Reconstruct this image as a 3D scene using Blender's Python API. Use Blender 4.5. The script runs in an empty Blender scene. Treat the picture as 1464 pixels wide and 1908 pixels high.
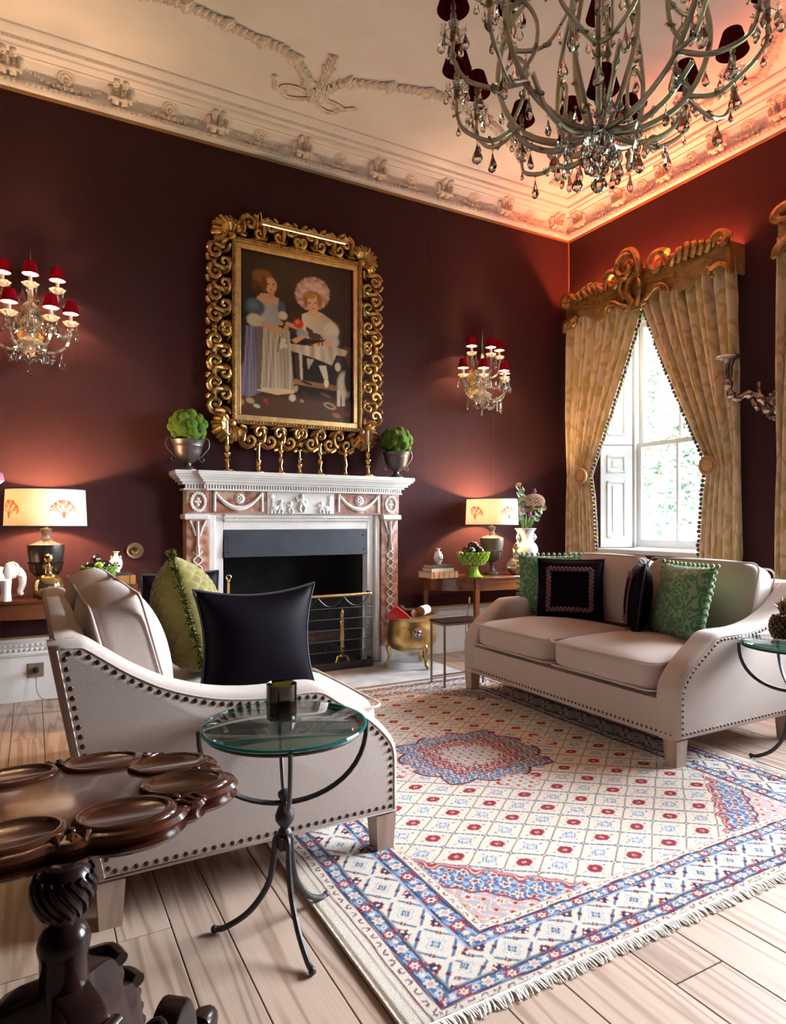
import bpy, math, random
import numpy as np
from mathutils import Vector, Matrix
random.seed(7)
PI = math.pi
sc = bpy.context.scene
COL = sc.collection
D = bpy.data

# ------------------------------------------------------------------ camera
cam = D.cameras.new('camera'); camo = D.objects.new('camera', cam); COL.objects.link(camo)
cam.sensor_fit = 'HORIZONTAL'; cam.sensor_width = 36.0; cam.lens = 36.0*1221/1464
cam.shift_y = 18/1464
YAW = math.atan(672/1221)
camo.location = (0, 0, 1.15); camo.rotation_euler = (PI/2, 0, -YAW)
cam.clip_start = .05
sc.camera = camo

# ------------------------------------------------------------------ world, portals, exposure
w = D.worlds.new('sky'); sc.world = w; w.use_nodes = True
bg = w.node_tree.nodes['Background']
bg.inputs['Color'].default_value = (.86, .93, 1.0, 1); bg.inputs['Strength'].default_value = 56.0
sc.view_settings.view_transform = 'Standard'; sc.view_settings.look = 'None'
sc.view_settings.gamma = 1.0; sc.view_settings.use_curve_mapping = False
sc.view_settings.exposure = 0.80
sc.cycles.caustics_reflective = False; sc.cycles.caustics_refractive = False
sc.cycles.sample_clamp_indirect = 8.0
sc.cycles.max_bounces = 8; sc.cycles.diffuse_bounces = 4; sc.cycles.glossy_bounces = 3; sc.cycles.transmission_bounces = 6; sc.cycles.transparent_max_bounces = 20
X0, Y0, ZC = 4.646, 4.841, 4.165          # right wall, chimney wall, ceiling
XL, YR = -3.2, -2.6                       # left wall, rear wall
WIN = (3.83, 1.36)                        # window centres on the right wall
WOP = (.62, 1.06); WSI = (.86, .86)       # half openings and sill heights (the unseen second one is widened to let in more daylight)
WZ0, WZ1 = .86, 3.06
for i, wc in enumerate(WIN):
    l = D.lights.new('window_portal', 'AREA'); l.shape = 'RECTANGLE'; l.size = WZ1-WSI[i]+.05; l.size_y = 2*WOP[i]+.02
    l.cycles.is_portal = True
    o = D.objects.new('window_portal', l); COL.objects.link(o)
    o.location = (5.10, wc, (WSI[i]+WZ1)/2); o.rotation_euler = (0, PI/2, 0)

# ------------------------------------------------------------------ materials
MATS = {}
def nd(nt, t, **kw):
    n = nt.nodes.new(t)
    for k, v in kw.items(): setattr(n, k, v)
    return n
def rgba(c): return (c[0], c[1], c[2], 1)
def M(name, col, rough=.5, metal=0., var=0., vscale=6., bump=0., bscale=80., coat=0., sheen=0., spec=.5,
      emit=None, es=0., stretch=(1, 1, 1), col2=None, thresh=None, obj_rand=0., contour=0.):
    m = D.materials.new(name); m.use_nodes = True; nt = m.node_tree; b = nt.nodes['Principled BSDF']
    b.inputs['Base Color'].default_value = rgba(col); b.inputs['Roughness'].default_value = rough
    b.inputs['Metallic'].default_value = metal; b.inputs['Specular IOR Level'].default_value = spec
    b.inputs['Coat Weight'].default_value = coat; b.inputs['Coat Roughness'].default_value = .1
    b.inputs['Sheen Weight'].default_value = sheen
    if emit: b.inputs['Emission Color'].default_value = rgba(emit); b.inputs['Emission Strength'].default_value = es
    if var or col2 or bump or obj_rand:
        tc = nd(nt, 'ShaderNodeTexCoord'); mp = nd(nt, 'ShaderNodeMapping'); mp.inputs['Scale'].default_value = stretch
        nt.links.new(tc.outputs['Object'], mp.inputs['Vector'])
    csock = None
    if var or col2:
        n = nd(nt, 'ShaderNodeTexNoise'); n.inputs['Scale'].default_value = vscale; n.inputs['Detail'].default_value = 5
        nt.links.new(mp.outputs['Vector'], n.inputs['Vector'])
        r = nd(nt, 'ShaderNodeValToRGB')
        a, c = (col, col2) if col2 else ([x*(1-var) for x in col], [min(1, x*(1+var)) for x in col])
        t0, t1 = thresh if thresh else (.32, .68)
        r.color_ramp.elements[0].position = t0; r.color_ramp.elements[0].color = rgba(a)
        r.color_ramp.elements[1].position = t1; r.color_ramp.elements[1].color = rgba(c)
        fs_ = n.outputs['Fac']
        if contour:                                  # swirling damask lines: contours of the noise
            n.inputs['Detail'].default_value = 1.5
            mu = nd(nt, 'ShaderNodeMath', operation='MULTIPLY'); mu.inputs[1].default_value = contour; nt.links.new(fs_, mu.inputs[0])
            sn = nd(nt, 'ShaderNodeMath', operation='SINE'); nt.links.new(mu.outputs[0], sn.inputs[0])
            ma = nd(nt, 'ShaderNodeMath', operation='MULTIPLY_ADD'); ma.inputs[1].default_value = .5; ma.inputs[2].default_value = .5; nt.links.new(sn.outputs[0], ma.inputs[0]); fs_ = ma.outputs[0]
        nt.links.new(fs_, r.inputs['Fac']); csock = r.outputs['Color']
    if obj_rand:
        oi = nd(nt, 'ShaderNodeObjectInfo'); mr = nd(nt, 'ShaderNodeMapRange')
        mr.inputs['To Min'].default_value = 1-obj_rand; mr.inputs['To Max'].default_value = 1+obj_rand
        nt.links.new(oi.outputs['Random'], mr.inputs['Value'])
        mx = nd(nt, 'ShaderNodeVectorMath', operation='SCALE')
        if csock: nt.links.new(csock, mx.inputs[0])
        else: mx.inputs[0].default_value = col
        nt.links.new(mr.outputs['Result'], mx.inputs['Scale']); csock = mx.outputs['Vector']
    if csock: nt.links.new(csock, b.inputs['Base Color'])
    if bump:
        n2 = nd(nt, 'ShaderNodeTexNoise'); n2.inputs['Scale'].default_value = bscale; n2.inputs['Detail'].default_value = 3
        nt.links.new(mp.outputs['Vector'], n2.inputs['Vector'])
        bp = nd(nt, 'ShaderNodeBump'); bp.inputs['Strength'].default_value = bump; bp.inputs['Distance'].default_value = .01
        nt.links.new(n2.outputs['Fac'], bp.inputs['Height']); nt.links.new(bp.outputs['Normal'], b.inputs['Normal'])
    MATS[name] = m; return m
def glassy(name, tint=(1, 1, 1), gloss=.12, rough=.03, diffuse=0., dcol=(1, 1, 1)):
    """clear glass that lets light through: transparent + fresnel gloss (+ a little milk)"""
    m = D.materials.new(name); m.use_nodes = True; nt = m.node_tree; nt.nodes.clear()
    out = nd(nt, 'ShaderNodeOutputMaterial'); tr = nd(nt, 'ShaderNodeBsdfTransparent'); tr.inputs['Color'].default_value = rgba(tint)
    gl = nd(nt, 'ShaderNodeBsdfGlossy'); gl.inputs['Roughness'].default_value = rough
    lw = nd(nt, 'ShaderNodeLayerWeight'); lw.inputs['Blend'].default_value = .35
    mr = nd(nt, 'ShaderNodeMapRange'); mr.inputs['To Min'].default_value = gloss; mr.inputs['To Max'].default_value = min(1, gloss+.75)
    nt.links.new(lw.outputs['Fresnel'], mr.inputs['Value'])
    mx = nd(nt, 'ShaderNodeMixShader'); nt.links.new(mr.outputs['Result'], mx.inputs['Fac'])
    nt.links.new(tr.outputs[0], mx.inputs[1]); nt.links.new(gl.outputs[0], mx.inputs[2]); last = mx
    if diffuse:
        df = nd(nt, 'ShaderNodeBsdfDiffuse'); df.inputs['Color'].default_value = rgba(dcol)
        tl = nd(nt, 'ShaderNodeBsdfTranslucent'); tl.inputs['Color'].default_value = rgba(dcol)
        ad = nd(nt, 'ShaderNodeMixShader'); ad.inputs['Fac'].default_value = .5
        nt.links.new(df.outputs[0], ad.inputs[1]); nt.links.new(tl.outputs[0], ad.inputs[2])
        m2 = nd(nt, 'ShaderNodeMixShader'); m2.inputs['Fac'].default_value = diffuse
        nt.links.new(last.outputs[0], m2.inputs[1]); nt.links.new(ad.outputs[0], m2.inputs[2]); last = m2
    nt.links.new(last.outputs[0], out.inputs[0]); MATS[name] = m; return m
def shade_mat(name, col, trans, tcol, attr=None):
    """lampshade cloth: diffuse + translucent"""
    m = D.materials.new(name); m.use_nodes = True; nt = m.node_tree; nt.nodes.clear()
    out = nd(nt, 'ShaderNodeOutputMaterial'); df = nd(nt, 'ShaderNodeBsdfDiffuse'); tl = nd(nt, 'ShaderNodeBsdfTranslucent')
    df.inputs['Color'].default_value = rgba(col); tl.inputs['Color'].default_value = rgba(tcol)
    if attr:
        at = nd(nt, 'ShaderNodeAttribute', attribute_name=attr)
        for n, c in ((df, col), (tl, tcol)):
            mx = nd(nt, 'ShaderNodeMix', data_type='RGBA', blend_type='MULTIPLY'); mx.inputs[0].default_value = 1
            mx.inputs[6].default_value = rgba(c); nt.links.new(at.outputs['Color'], mx.inputs[7]); nt.links.new(mx.outputs[2], n.inputs['Color'])
    mx = nd(nt, 'ShaderNodeMixShader'); mx.inputs['Fac'].default_value = trans
    nt.links.new(df.outputs[0], mx.inputs[1]); nt.links.new(tl.outputs[0], mx.inputs[2]); nt.links.new(mx.outputs[0], out.inputs[0])
    MATS[name] = m; return m
def attr_mat(name, rough=.7, bump=0., bscale=300., spec=.3, coat=0.):
    m = M(name, (.5, .5, .5), rough, bump=bump, bscale=bscale, spec=spec, coat=coat); nt = m.node_tree
    at = nd(nt, 'ShaderNodeAttribute', attribute_name='paint'); nt.links.new(at.outputs['Color'], nt.nodes['Principled BSDF'].inputs['Base Color'])
    return m
def wood_mat(name, ca, cb, scale=60., axis=0, rough=.4, coat=0., dist=6., rand=.12, use_world=True, bump=.06, spec=.4, fine=.5, sharp=3., along=1.1):
    """long grained timber: distorted bands, tint varied piece by piece"""
    m = D.materials.new(name); m.use_nodes = True; nt = m.node_tree; b = nt.nodes['Principled BSDF']
    b.inputs['Roughness'].default_value = rough; b.inputs['Coat Weight'].default_value = coat; b.inputs['Coat Roughness'].default_value = .08
    b.inputs['Specular IOR Level'].default_value = spec
    oi = nd(nt, 'ShaderNodeObjectInfo')
    if use_world: src = nd(nt, 'ShaderNodeNewGeometry').outputs['Position']
    else: src = nd(nt, 'ShaderNodeTexCoord').outputs['Object']
    cmb = nd(nt, 'ShaderNodeCombineXYZ'); mu = nd(nt, 'ShaderNodeMath', operation='MULTIPLY'); mu.inputs[1].default_value = 37.
    nt.links.new(oi.outputs['Random'], mu.inputs[0])
    for i in range(3): nt.links.new(mu.outputs[0], cmb.inputs[i])
    ad = nd(nt, 'ShaderNodeVectorMath', operation='ADD'); nt.links.new(src, ad.inputs[0]); nt.links.new(cmb.outputs[0], ad.inputs[1])
    mp = nd(nt, 'ShaderNodeMapping'); s = [7., 7., 7.]; s[axis] = along; mp.inputs['Scale'].default_value = s
    nt.links.new(ad.outputs[0], mp.inputs['Vector'])
    n1 = nd(nt, 'ShaderNodeTexNoise'); n1.inputs['Scale'].default_value = 1.0; n1.inputs['Detail'].default_value = 2; nt.links.new(mp.outputs[0], n1.inputs['Vector'])
    m2 = nd(nt, 'ShaderNodeMath', operation='MULTIPLY'); m2.inputs[1].default_value = scale; nt.links.new(n1.outputs['Fac'], m2.inputs[0])
    sn = nd(nt, 'ShaderNodeMath', operation='SINE'); nt.links.new(m2.outputs[0], sn.inputs[0])
    mp2 = nd(nt, 'ShaderNodeMapping'); s = [160., 160., 160.]; s[axis] = 5.; mp2.inputs['Scale'].default_value = s
    nt.links.new(ad.outputs[0], mp2.inputs['Vector'])
    n2 = nd(nt, 'ShaderNodeTexNoise'); n2.inputs['Scale'].default_value = 1.0; nt.links.new(mp2.outputs[0], n2.inputs['Vector'])
    mr = nd(nt, 'ShaderNodeMapRange'); mr.inputs['From Min'].default_value = -1; nt.links.new(sn.outputs[0], mr.inputs['Value'])
    pw = nd(nt, 'ShaderNodeMath', operation='POWER'); pw.inputs[1].default_value = sharp; nt.links.new(mr.outputs[0], pw.inputs[0])
    mxf = nd(nt, 'ShaderNodeMix', data_type='FLOAT'); mxf.inputs[0].default_value = fine
    nt.links.new(pw.outputs[0], mxf.inputs[2]); nt.links.new(n2.outputs['Fac'], mxf.inputs[3])
    mc = nd(nt, 'ShaderNodeMix', data_type='RGBA'); mc.inputs[6].default_value = rgba(ca); mc.inputs[7].default_value = rgba(cb)
    nt.links.new(mxf.outputs[0], mc.inputs[0])
    mr2 = nd(nt, 'ShaderNodeMapRange'); mr2.inputs['To Min'].default_value = 1-rand; mr2.inputs['To Max'].default_value = 1+rand
    nt.links.new(oi.outputs['Random'], mr2.inputs['Value'])
    sc_ = nd(nt, 'ShaderNodeVectorMath', operation='SCALE'); nt.links.new(mc.outputs[2], sc_.inputs[0]); nt.links.new(mr2.outputs[0], sc_.inputs['Scale'])
    nt.links.new(sc_.outputs[0], b.inputs['Base Color'])
    if bump:
        bp = nd(nt, 'ShaderNodeBump'); bp.inputs['Strength'].default_value = bump; bp.inputs['Distance'].default_value = .005
        nt.links.new(mxf.outputs[0], bp.inputs['Height']); nt.links.new(bp.outputs[0], b.inputs['Normal'])
    MATS[name] = m; return m

M('wall_silk', (.046, .0140, .0168), .85, var=.08, vscale=160, stretch=(1, 1, .10), bump=.2, bscale=500, spec=.2)
M('plaster', (.87, .79, .81), .85, var=.05, vscale=3)
M('plaster_relief', (.82, .70, .64), .85, var=.15, vscale=25, bump=.3, bscale=120)
M('gimp_gold', (.36, .20, .08), .5, .4)
M('paint_white', (.80, .77, .74), .45, var=.04, vscale=8)
M('paint_window', (.60, .60, .60), .45)
wood_mat('pine', (.54, .40, .32), (.27, .165, .11), 64, 1, .55, rand=.10, fine=.45, sharp=3.5, along=.38)
M('gap_dark', (.03, .02, .015), .9)
M('marble_white', (.80, .77, .74), .3, var=.07, vscale=9, coat=.2)
M('marble_breccia', (.36, .13, .085), .3, col2=(.64, .43, .33), vscale=16, thresh=(.42, .64), coat=.2)
M('hearth_stone', (.56, .56, .57), .45, var=.25, vscale=7)
M('iron_plate', (.045, .050, .065), .5, .5, var=.2, vscale=4)
M('soot', (.010, .010, .011), .8, var=.5, vscale=6)
M('brass', (.78, .52, .20), .22, 1., var=.15, vscale=12)
M('brass_old', (.70, .50, .22), .32, 1., col2=(.40, .24, .08), vscale=14, bump=.25, bscale=25)
M('gilt', (.64, .38, .14), .36, .9, col2=(.22, .11, .03), vscale=30, thresh=(.35, .75), bump=.3, bscale=140)
M('gilt_flat', (.75, .48, .20), .4, .9, var=.18, vscale=20)
M('gilt_dull', (.55, .33, .13), .45, .55, col2=(.33, .18, .065), vscale=14, bump=.25, bscale=90)
M('silver_leaf', (.62, .54, .48), .25, .95, col2=(.26, .19, .16), vscale=40, bump=.2, bscale=60)
M('linen', (.53, .43, .385), .9, var=.08, vscale=220, bump=.3, bscale=700, sheen=.2)
M('linen_pipe', (.55, .45, .41), .9)
M('nail_bronze', (.10, .065, .045), .35, .9)
wood_mat('limed_oak', (.52, .38, .30), (.34, .23, .17), 40, 2, .5, use_world=False, rand=.05)
wood_mat('mahogany', (.062, .015, .006), (.018, .005, .0025), 26, 0, .22, coat=.28, spec=.3, use_world=False, rand=.05, bump=.0)
wood_mat('mahogany_table', (.22, .070, .026), (.09, .026, .010), 22, 0, .25, coat=.5, use_world=False, rand=.05, bump=.0)
M('mahogany_dark', (.016, .006, .005), .25, coat=.12, spec=.2, var=.3, vscale=9)
M('wrought_iron', (.060, .055, .058), .5, .6, var=.2, vscale=20, bump=.2, bscale=90)
glassy('table_glass', (.86, .95, .92), .10, .01)
glassy('glass_edge', (.10, .50, .44), .15, .02, .35, (.05, .45, .38))
glassy('jar_glass', (.30, .30, .10), .10, .02)
M('jar_wax', (.045, .045, .02), .35)
def cut_crystal(name):
    m = M(name, (1, 1, 1), .02, spec=.8); b = m.node_tree.nodes['Principled BSDF']; b.inputs['Transmission Weight'].default_value = 1.; b.inputs['IOR'].default_value = 1.55
cut_crystal('crystal')
glassy('crystal_lit', (.97, .95, .92), .30, .04, .17, (1, .93, .84))
glassy('window_glass', (.98, .99, .99), .03, .0)
glassy('decanter_glass', (.97, .93, .86), .16, .02, .05)
M('mercury_glass', (.74, .56, .26), .07, .92, var=.15, vscale=8)
M('amber_liquid', (.55, .26, .08), .15)
M('purple_satin', (.0036, .0014, .0044), .55, spec=.05, var=.3, vscale=4)
M('purple_velvet', (.006, .003, .008), .7, sheen=.03)
M('purple_trim', (.15, .05, .07), .8, var=.5, vscale=90)
M('green_damask', (.050, .17, .075), .55, col2=(.20, .30, .15), vscale=11, thresh=(.55, .80), contour=52, bump=.2, bscale=60, sheen=.2)
M('green_trim', (.24, .34, .19), .9, var=.5, vscale=60)
M('chartreuse', (.19, .150, .020), .8, var=.12, vscale=12, sheen=.4)
M('chartreuse_fur', (.10, .095, .012), .9, var=.5, vscale=120)
M('moss', (.085, .165, .012), .95, var=.45, vscale=90, bump=.7, bscale=220)
M('pewter', (.14, .12, .12), .42, .8, var=.2, vscale=9)
M('candle_wax', (.82, .78, .70), .45)
M('lamp_black', (.018, .014, .013), .3, var=.35, vscale=9, coat=.3)
M('lamp_brown', (.075, .055, .042), .4, var=.35, vscale=9, coat=.2)
M('ceramic_white', (.80, .78, .76), .3, var=.06, vscale=14, coat=.3)
M('ceramic_blue', (.52, .55, .56), .25, col2=(.26, .32, .42), vscale=28, thresh=(.52, .66), coat=.4)
M('green_glaze', (.20, .36, .02), .16, var=.35, vscale=10, coat=.6)
M('green_glaze_dark', (.045, .12, .012), .16, col2=(.26, .40, .06), vscale=26, coat=.6)
M('aubergine', (.016, .008, .016), .2, coat=.6)
M('leather_tan', (.42, .19, .06), .45, var=.2, vscale=18)
M('leather_brown', (.18, .06, .03), .45, var=.25, vscale=18)
M('book_dark', (.06, .035, .03), .5, var=.2, vscale=18)
M('paper', (.70, .60, .48), .8)
M('alabaster', (.78, .70, .62), .5, var=.06, vscale=8)
M('curtain_damask', (.80, .62, .43), .75, col2=(.60, .46, .20), vscale=8.0, thresh=(.45, .8), contour=26, stretch=(1, 1, .6), bump=.2, bscale=300, sheen=.2)
M('curtain_lining', (.80, .74, .64), .9)
M('tie_velvet', (.50, .27, .13), .7, var=.2, vscale=60)
M('pom_green', (.10, .13, .05), .9); M('pom_purple', (.14, .06, .11), .9)
shade_mat('shade_red', (.12, .004, .012), .30, (.085, .002, .005))
shade_mat('shade_pink_lining', (.80, .40, .34), .25, (.5, .12, .10))
shade_mat('shade_maroon', (.080, .006, .016), .25, (.08, .004, .010))
M('shade_lining', (.85, .45, .35), .8)
M('candle_sleeve', (.80, .70, .66), .5)
M('bulb', (1, .8, .5), .3, emit=(1, .62, .28), es=14.)
M('bulb_off', (.55, .42, .33), .15)
M('arm_gold', (.74, .62, .50), .35, .35, var=.12, vscale=12)
shade_mat('shade_linen', (.80, .73, .62), .052, (.90, .76, .55), 'paint')
M('dark_tape', (.03, .02, .02), .7)
M('led_orange', (1, .3, .1), .5, emit=(1, .19, .07), es=330.)
M('picture_led', (1, .8, .4), .5, emit=(1, .62, .22), es=4.0)
attr_mat('oil_paint', .45, spec=.25, coat=.15)
attr_mat('rug_pile', .95, bump=.6, bscale=420, spec=.1)
M('fringe_wool', (.86, .81, .74), .95, var=.1, vscale=150)
M('rug_edge', (.66, .58, .48), .95, var=.15, vscale=150, bump=.4, bscale=300)
M('log_bark', (.10, .055, .035), .9, var=.4, vscale=30); M('log_end', (.45, .22, .13), .8, var=.2, vscale=40); M('birch', (.62, .56, .52), .8, var=.25, vscale=25)
M('red_paint', (.55, .015, .015), .35)
M('black_top', (.02, .016, .018), .2, var=.5, vscale=8, coat=.5)
M('pineapple_bronze', (.12, .055, .026), .42, .5, var=.4, vscale=40); M('pineapple_leaf', (.24, .13, .06), .45, .4, var=.3, vscale=20)
M('steel_wire', (.10, .10, .11), .4, .8)
M('petal_hydrangea', (.52, .36, .27), .8, col2=(.62, .40, .36), vscale=40); M('petal_purple', (.20, .05, .17), .7)
M('leaf_eucalyptus', (.24, .29, .20), .7, var=.25, vscale=20); M('leaf_yellow', (.36, .30, .08), .7, var=.3, vscale=20); M('stem_green', (.20, .30, .10), .7)
M('black_plastic', (.012, .012, .013), .35); M('brass_plate', (.32, .24, .16), .4, .5)
M('cord_brown', (.10, .07, .05), .7)
M('grass', (.06, .11, .03), .9, var=.4, vscale=3); M('foliage', (.022, .042, .020), .8, var=.4, vscale=4, obj_rand=.2); M('foliage_pale', (.034, .060, .022), .8, var=.4, vscale=4); M('bark', (.08, .05, .03), .9)

# ------------------------------------------------------------------ mesh builder
class MB:
    def __init__(s): s.v = []; s.f = []
    def add(s, vs, fs):
        n = len(s.v); s.v.extend([tuple(map(float, p)) for p in vs]); s.f.extend([tuple(i+n for i in f) for f in fs]); return s
    def box(s, x0, x1, y0, y1, z0, z1, b=0.):
        if not b:
            v = [(x, y, z) for z in (z0, z1) for y in (y0, y1) for x in (x0, x1)]
            return s.add(v, [(0, 2, 3, 1), (4, 5, 7, 6), (0, 1, 5, 4), (2, 6, 7, 3), (0, 4, 6, 2), (1, 3, 7, 5)])
        c = ((x0+x1)/2, (y0+y1)/2, (z0+z1)/2); h = ((x1-x0)/2, (y1-y0)/2, (z1-z0)/2)
        v = []; idx = {}
        for sx in (-1, 1):
            for sy in (-1, 1):
                for sz in (-1, 1):
                    S = (sx, sy, sz)
                    for a in range(3):
                        p = [c[i]+S[i]*(h[i]-(b if i != a else 0)) for i in range(3)]
                        idx[S+(a,)] = len(v); v.append(p)
        fs = []
        R_ = (-1, 1)
        for a in range(3):
            i, j = [k for k in range(3) if k != a]
            for s0 in R_:
                q = []
                for (p_, q_) in ((-1, -1), (1, -1), (1, 1), (-1, 1)):
                    S = [0, 0, 0]; S[a] = s0; S[i] = p_; S[j] = q_; q.append(idx[tuple(S)+(a,)])
                fs.append(q)
        for a in range(3):                                  # edges along axis a
            i, j = [k for k in range(3) if k != a]
            for p_ in R_:
                for q_ in R_:
                    q = []
                    for (sa, ax) in ((-1, i), (1, i), (1, j), (-1, j)):
                        S = [0, 0, 0]; S[a] = sa; S[i] = p_; S[j] = q_; q.append(idx[tuple(S)+(ax,)])
                    fs.append(q)
        for sx in R_:
            for sy in R_:
                for sz in R_: fs.append([idx[(sx, sy, sz, a)] for a in range(3)])
        return s.add(v, fs)
    def lathe(s, prof, n=24, c=(0, 0, 0), sx=1., sy=1., flute=0, fd=0., caps=True):
        v = []; m = len(prof)
        for r, z in prof:
            for k in range(n):
                a = 2*PI*k/n; rr = r*(1+fd*math.cos(flute*a)) if flute else r
                v.append((c[0]+rr*math.cos(a)*sx, c[1]+rr*math.sin(a)*sy, c[2]+z))
        fs = [(i*n+k, i*n+(k+1) % n, (i+1)*n+(k+1) % n, (i+1)*n+k) for i in range(m-1) for k in range(n)]
        if caps: fs += [tuple(range(n-1, -1, -1)), tuple((m-1)*n+k for k in range(n))]
        return s.add(v, fs)
    def ball(s, c, r, nu=10, nv=7, sx=1., sy=1., sz=1.):
        prof = [(max(1e-4, r*math.sin(PI*i/nv)), -r*sz*math.cos(PI*i/nv)) for i in range(nv+1)]
        return s.lathe(prof, nu, c, sx, sy, caps=False)
    def tube(s, pts, rad, n=8, closed=False, flat=1., caps=True):
        P = [Vector(p) for p in pts]; m = len(P)
        if not isinstance(rad, (list, tuple)): rad = [rad]*m
        v = []; up = None
        for i in range(m):
            if closed: t = P[(i+1) % m]-P[i-1]
            else: t = P[min(i+1, m-1)]-P[max(i-1, 0)]
            if t.length < 1e-9: t = Vector((0, 0, 1))
            t.normalize()
            if up is None: up = Vector((0, 0, 1)) if abs(t.z) < .95 else Vector((1, 0, 0))
            a = t.cross(up)
            if a.length < 1e-6: a = t.orthogonal()
            a.normalize(); b = a.cross(t).normalized(); up = b
            for k in range(n):
                q = 2*PI*k/n; p = P[i]+a*(rad[i]*math.cos(q))+b*(rad[i]*flat*math.sin(q)); v.append(p)
        fs = []
        for i in range(m if closed else m-1):
            j = (i+1) % m
            fs += [(i*n+k, i*n+(k+1) % n, j*n+(k+1) % n, j*n+k) for k in range(n)]
        if caps and not closed: fs += [tuple(range(n-1, -1, -1)), tuple((m-1)*n+k for k in range(n))]
        return s.add(v, fs)
    def prism(s, poly, a0, a1, axis='y', bev=0., steps=3):
        """extrude a 2-D outline along an axis; bev rounds both rims inwards"""
        n = len(poly)
        area = sum(poly[i][0]*poly[(i+1) % n][1]-poly[(i+1) % n][0]*poly[i][1] for i in range(n))
        P = [Vector(p) for p in (poly if area > 0 else poly[::-1])]
        nr = []
        for i in range(n):
            e0 = (P[i]-P[i-1]); e1 = (P[(i+1) % n]-P[i])
            e0 = e0.normalized() if e0.length > 1e-9 else e0; e1 = e1.normalized() if e1.length > 1e-9 else e1
            q = Vector((e0.y+e1.y, -(e0.x+e1.x)))
            q = q.normalized() if q.length > 1e-6 else Vector((e1.y, -e1.x))
            cs = max(.5, q.dot(Vector((e1.y, -e1.x)))); nr.append(q/cs)
        lay = []
        if bev:
            for k in range(steps+1):
                q = k/steps*PI/2; lay.append((a0+bev*(1-math.cos(q)), -bev*(1-math.sin(q))))
            lay += [(a1-(l[0]-a0), l[1]) for l in lay[::-1]]
        else: lay = [(a0, 0), (a1, 0)]
        v = []
        for a, ins in lay:
            for i in range(n):
                p = P[i]+nr[i]*ins
                v.append((p.x, a, p.y) if axis == 'y' else ((a, p.x, p.y) if axis == 'x' else (p.x, p.y, a)))
        L = len(lay)
        fs = [(i*n+k, i*n+(k+1) % n, (i+1)*n+(k+1) % n, (i+1)*n+k) for i in range(L-1) for k in range(n)]
        fs += [tuple(range(n-1, -1, -1)), tuple((L-1)*n+k for k in range(n))]
        return s.add(v, fs)
    def grid(s, fn, nu, nv, wrap=False):
        v = [fn(i/nu, j/nv) for j in range(nv+1) for i in range(nu+(0 if wrap else 1))]
        w_ = nu if wrap else nu+1
        fs = [(j*w_+i, j*w_+(i+1) % w_, (j+1)*w_+(i+1) % w_, (j+1)*w_+i) for j in range(nv) for i in range(nu)]
        return s.add(v, fs)
    def xf(s, mat):
        s.v = [tuple(mat @ Vector(p)) for p in s.v]; return s
    def mesh(s, name, mat, smooth=True, ang=40.):
        me = D.meshes.new(name); me.from_pydata(s.v, [], s.f); me.validate(); me.update()
        import bmesh
        bm = bmesh.new(); bm.from_mesh(me); bmesh.ops.recalc_face_normals(bm, faces=bm.faces); bm.to_mesh(me); bm.free()
        if mat: me.materials.append(MATS[mat])
        if smooth:
            me.shade_smooth()
            me.set_sharp_from_angle(angle=math.radians(ang))
        return me
    def build(s, name, mat, parent=None, smooth=True, ang=40., loc=None):
        return put(name, s.mesh(name, mat, smooth, ang), parent, loc)
def put(name, me, parent=None, loc=None, rot=None, scale=None):
    o = D.objects.new(name, me); COL.objects.link(o); o.parent = parent
    if loc is not None: o.location = loc
    if rot is not None: o.rotation_euler = rot
    if scale is not None: o.scale = scale if isinstance(scale, (tuple, list)) else (scale,)*3
    return o
def tag(o, label=None, cat=None, group=None, kind=None):
    if label: o['label'] = label
    if cat: o['category'] = cat
    if group: o['group'] = group
    if kind: o['kind'] = kind
    return o
def thing(name, label, cat, loc=(0, 0, 0), rz=0., group=None, kind=None):
    o = put(name, None, None, loc, (0, 0, rz)); return tag(o, label, cat, group, kind)
def copy_tree(o, parent=None, loc=None, rz=None, label=None):
    c = o.copy(); COL.objects.link(c); c.parent = parent
    if loc is not None: c.location = loc
    if rz is not None: c.rotation_euler = (0, 0, rz)
    if label: c['label'] = label
    for ch in list(o.children): copy_tree(ch, c)
    return c
def lamp(name, parent, loc, e, col=(1, .58, .26), rad=.02):
    l = D.lights.new(name, 'POINT'); l.energy = e; l.color = col; l.shadow_soft_size = rad
    o = D.objects.new(name, l); COL.objects.link(o); o.parent = parent; o.location = loc; return o
def arc(cx, cy, r, a0, a1, n): return [(cx+r*math.cos(a0+(a1-a0)*i/n), cy+r*math.sin(a0+(a1-a0)*i/n)) for i in range(n+1)]
def spline(pts, n=6):
    """Catmull-Rom through the points"""
    P = [Vector(p) for p in pts]; P = [P[0]*2-P[1]]+P+[P[-1]*2-P[-2]]; out = []
    for i in range(1, len(P)-2):
        for k in range(n):
            t = k/n; a, b, c, d = P[i-1], P[i], P[i+1], P[i+2]
            out.append(.5*((2*b)+(c-a)*t+(2*a-5*b+4*c-d)*t*t+(3*b-a-3*c+d)*t**3))
    out.append(P[-2]); return [tuple(p) for p in out]
def lerp(a, b, t): return a+(b-a)*t
def interp(x, xs, ys): return float(np.interp(x, xs, ys))

# ================================================================== STRUCTURE
def struct(name, mb, mat, parent=None, smooth=False):
    o = mb.build(name, mat, parent, smooth)
    if parent is None: o['kind'] = 'structure'
    return o
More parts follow.
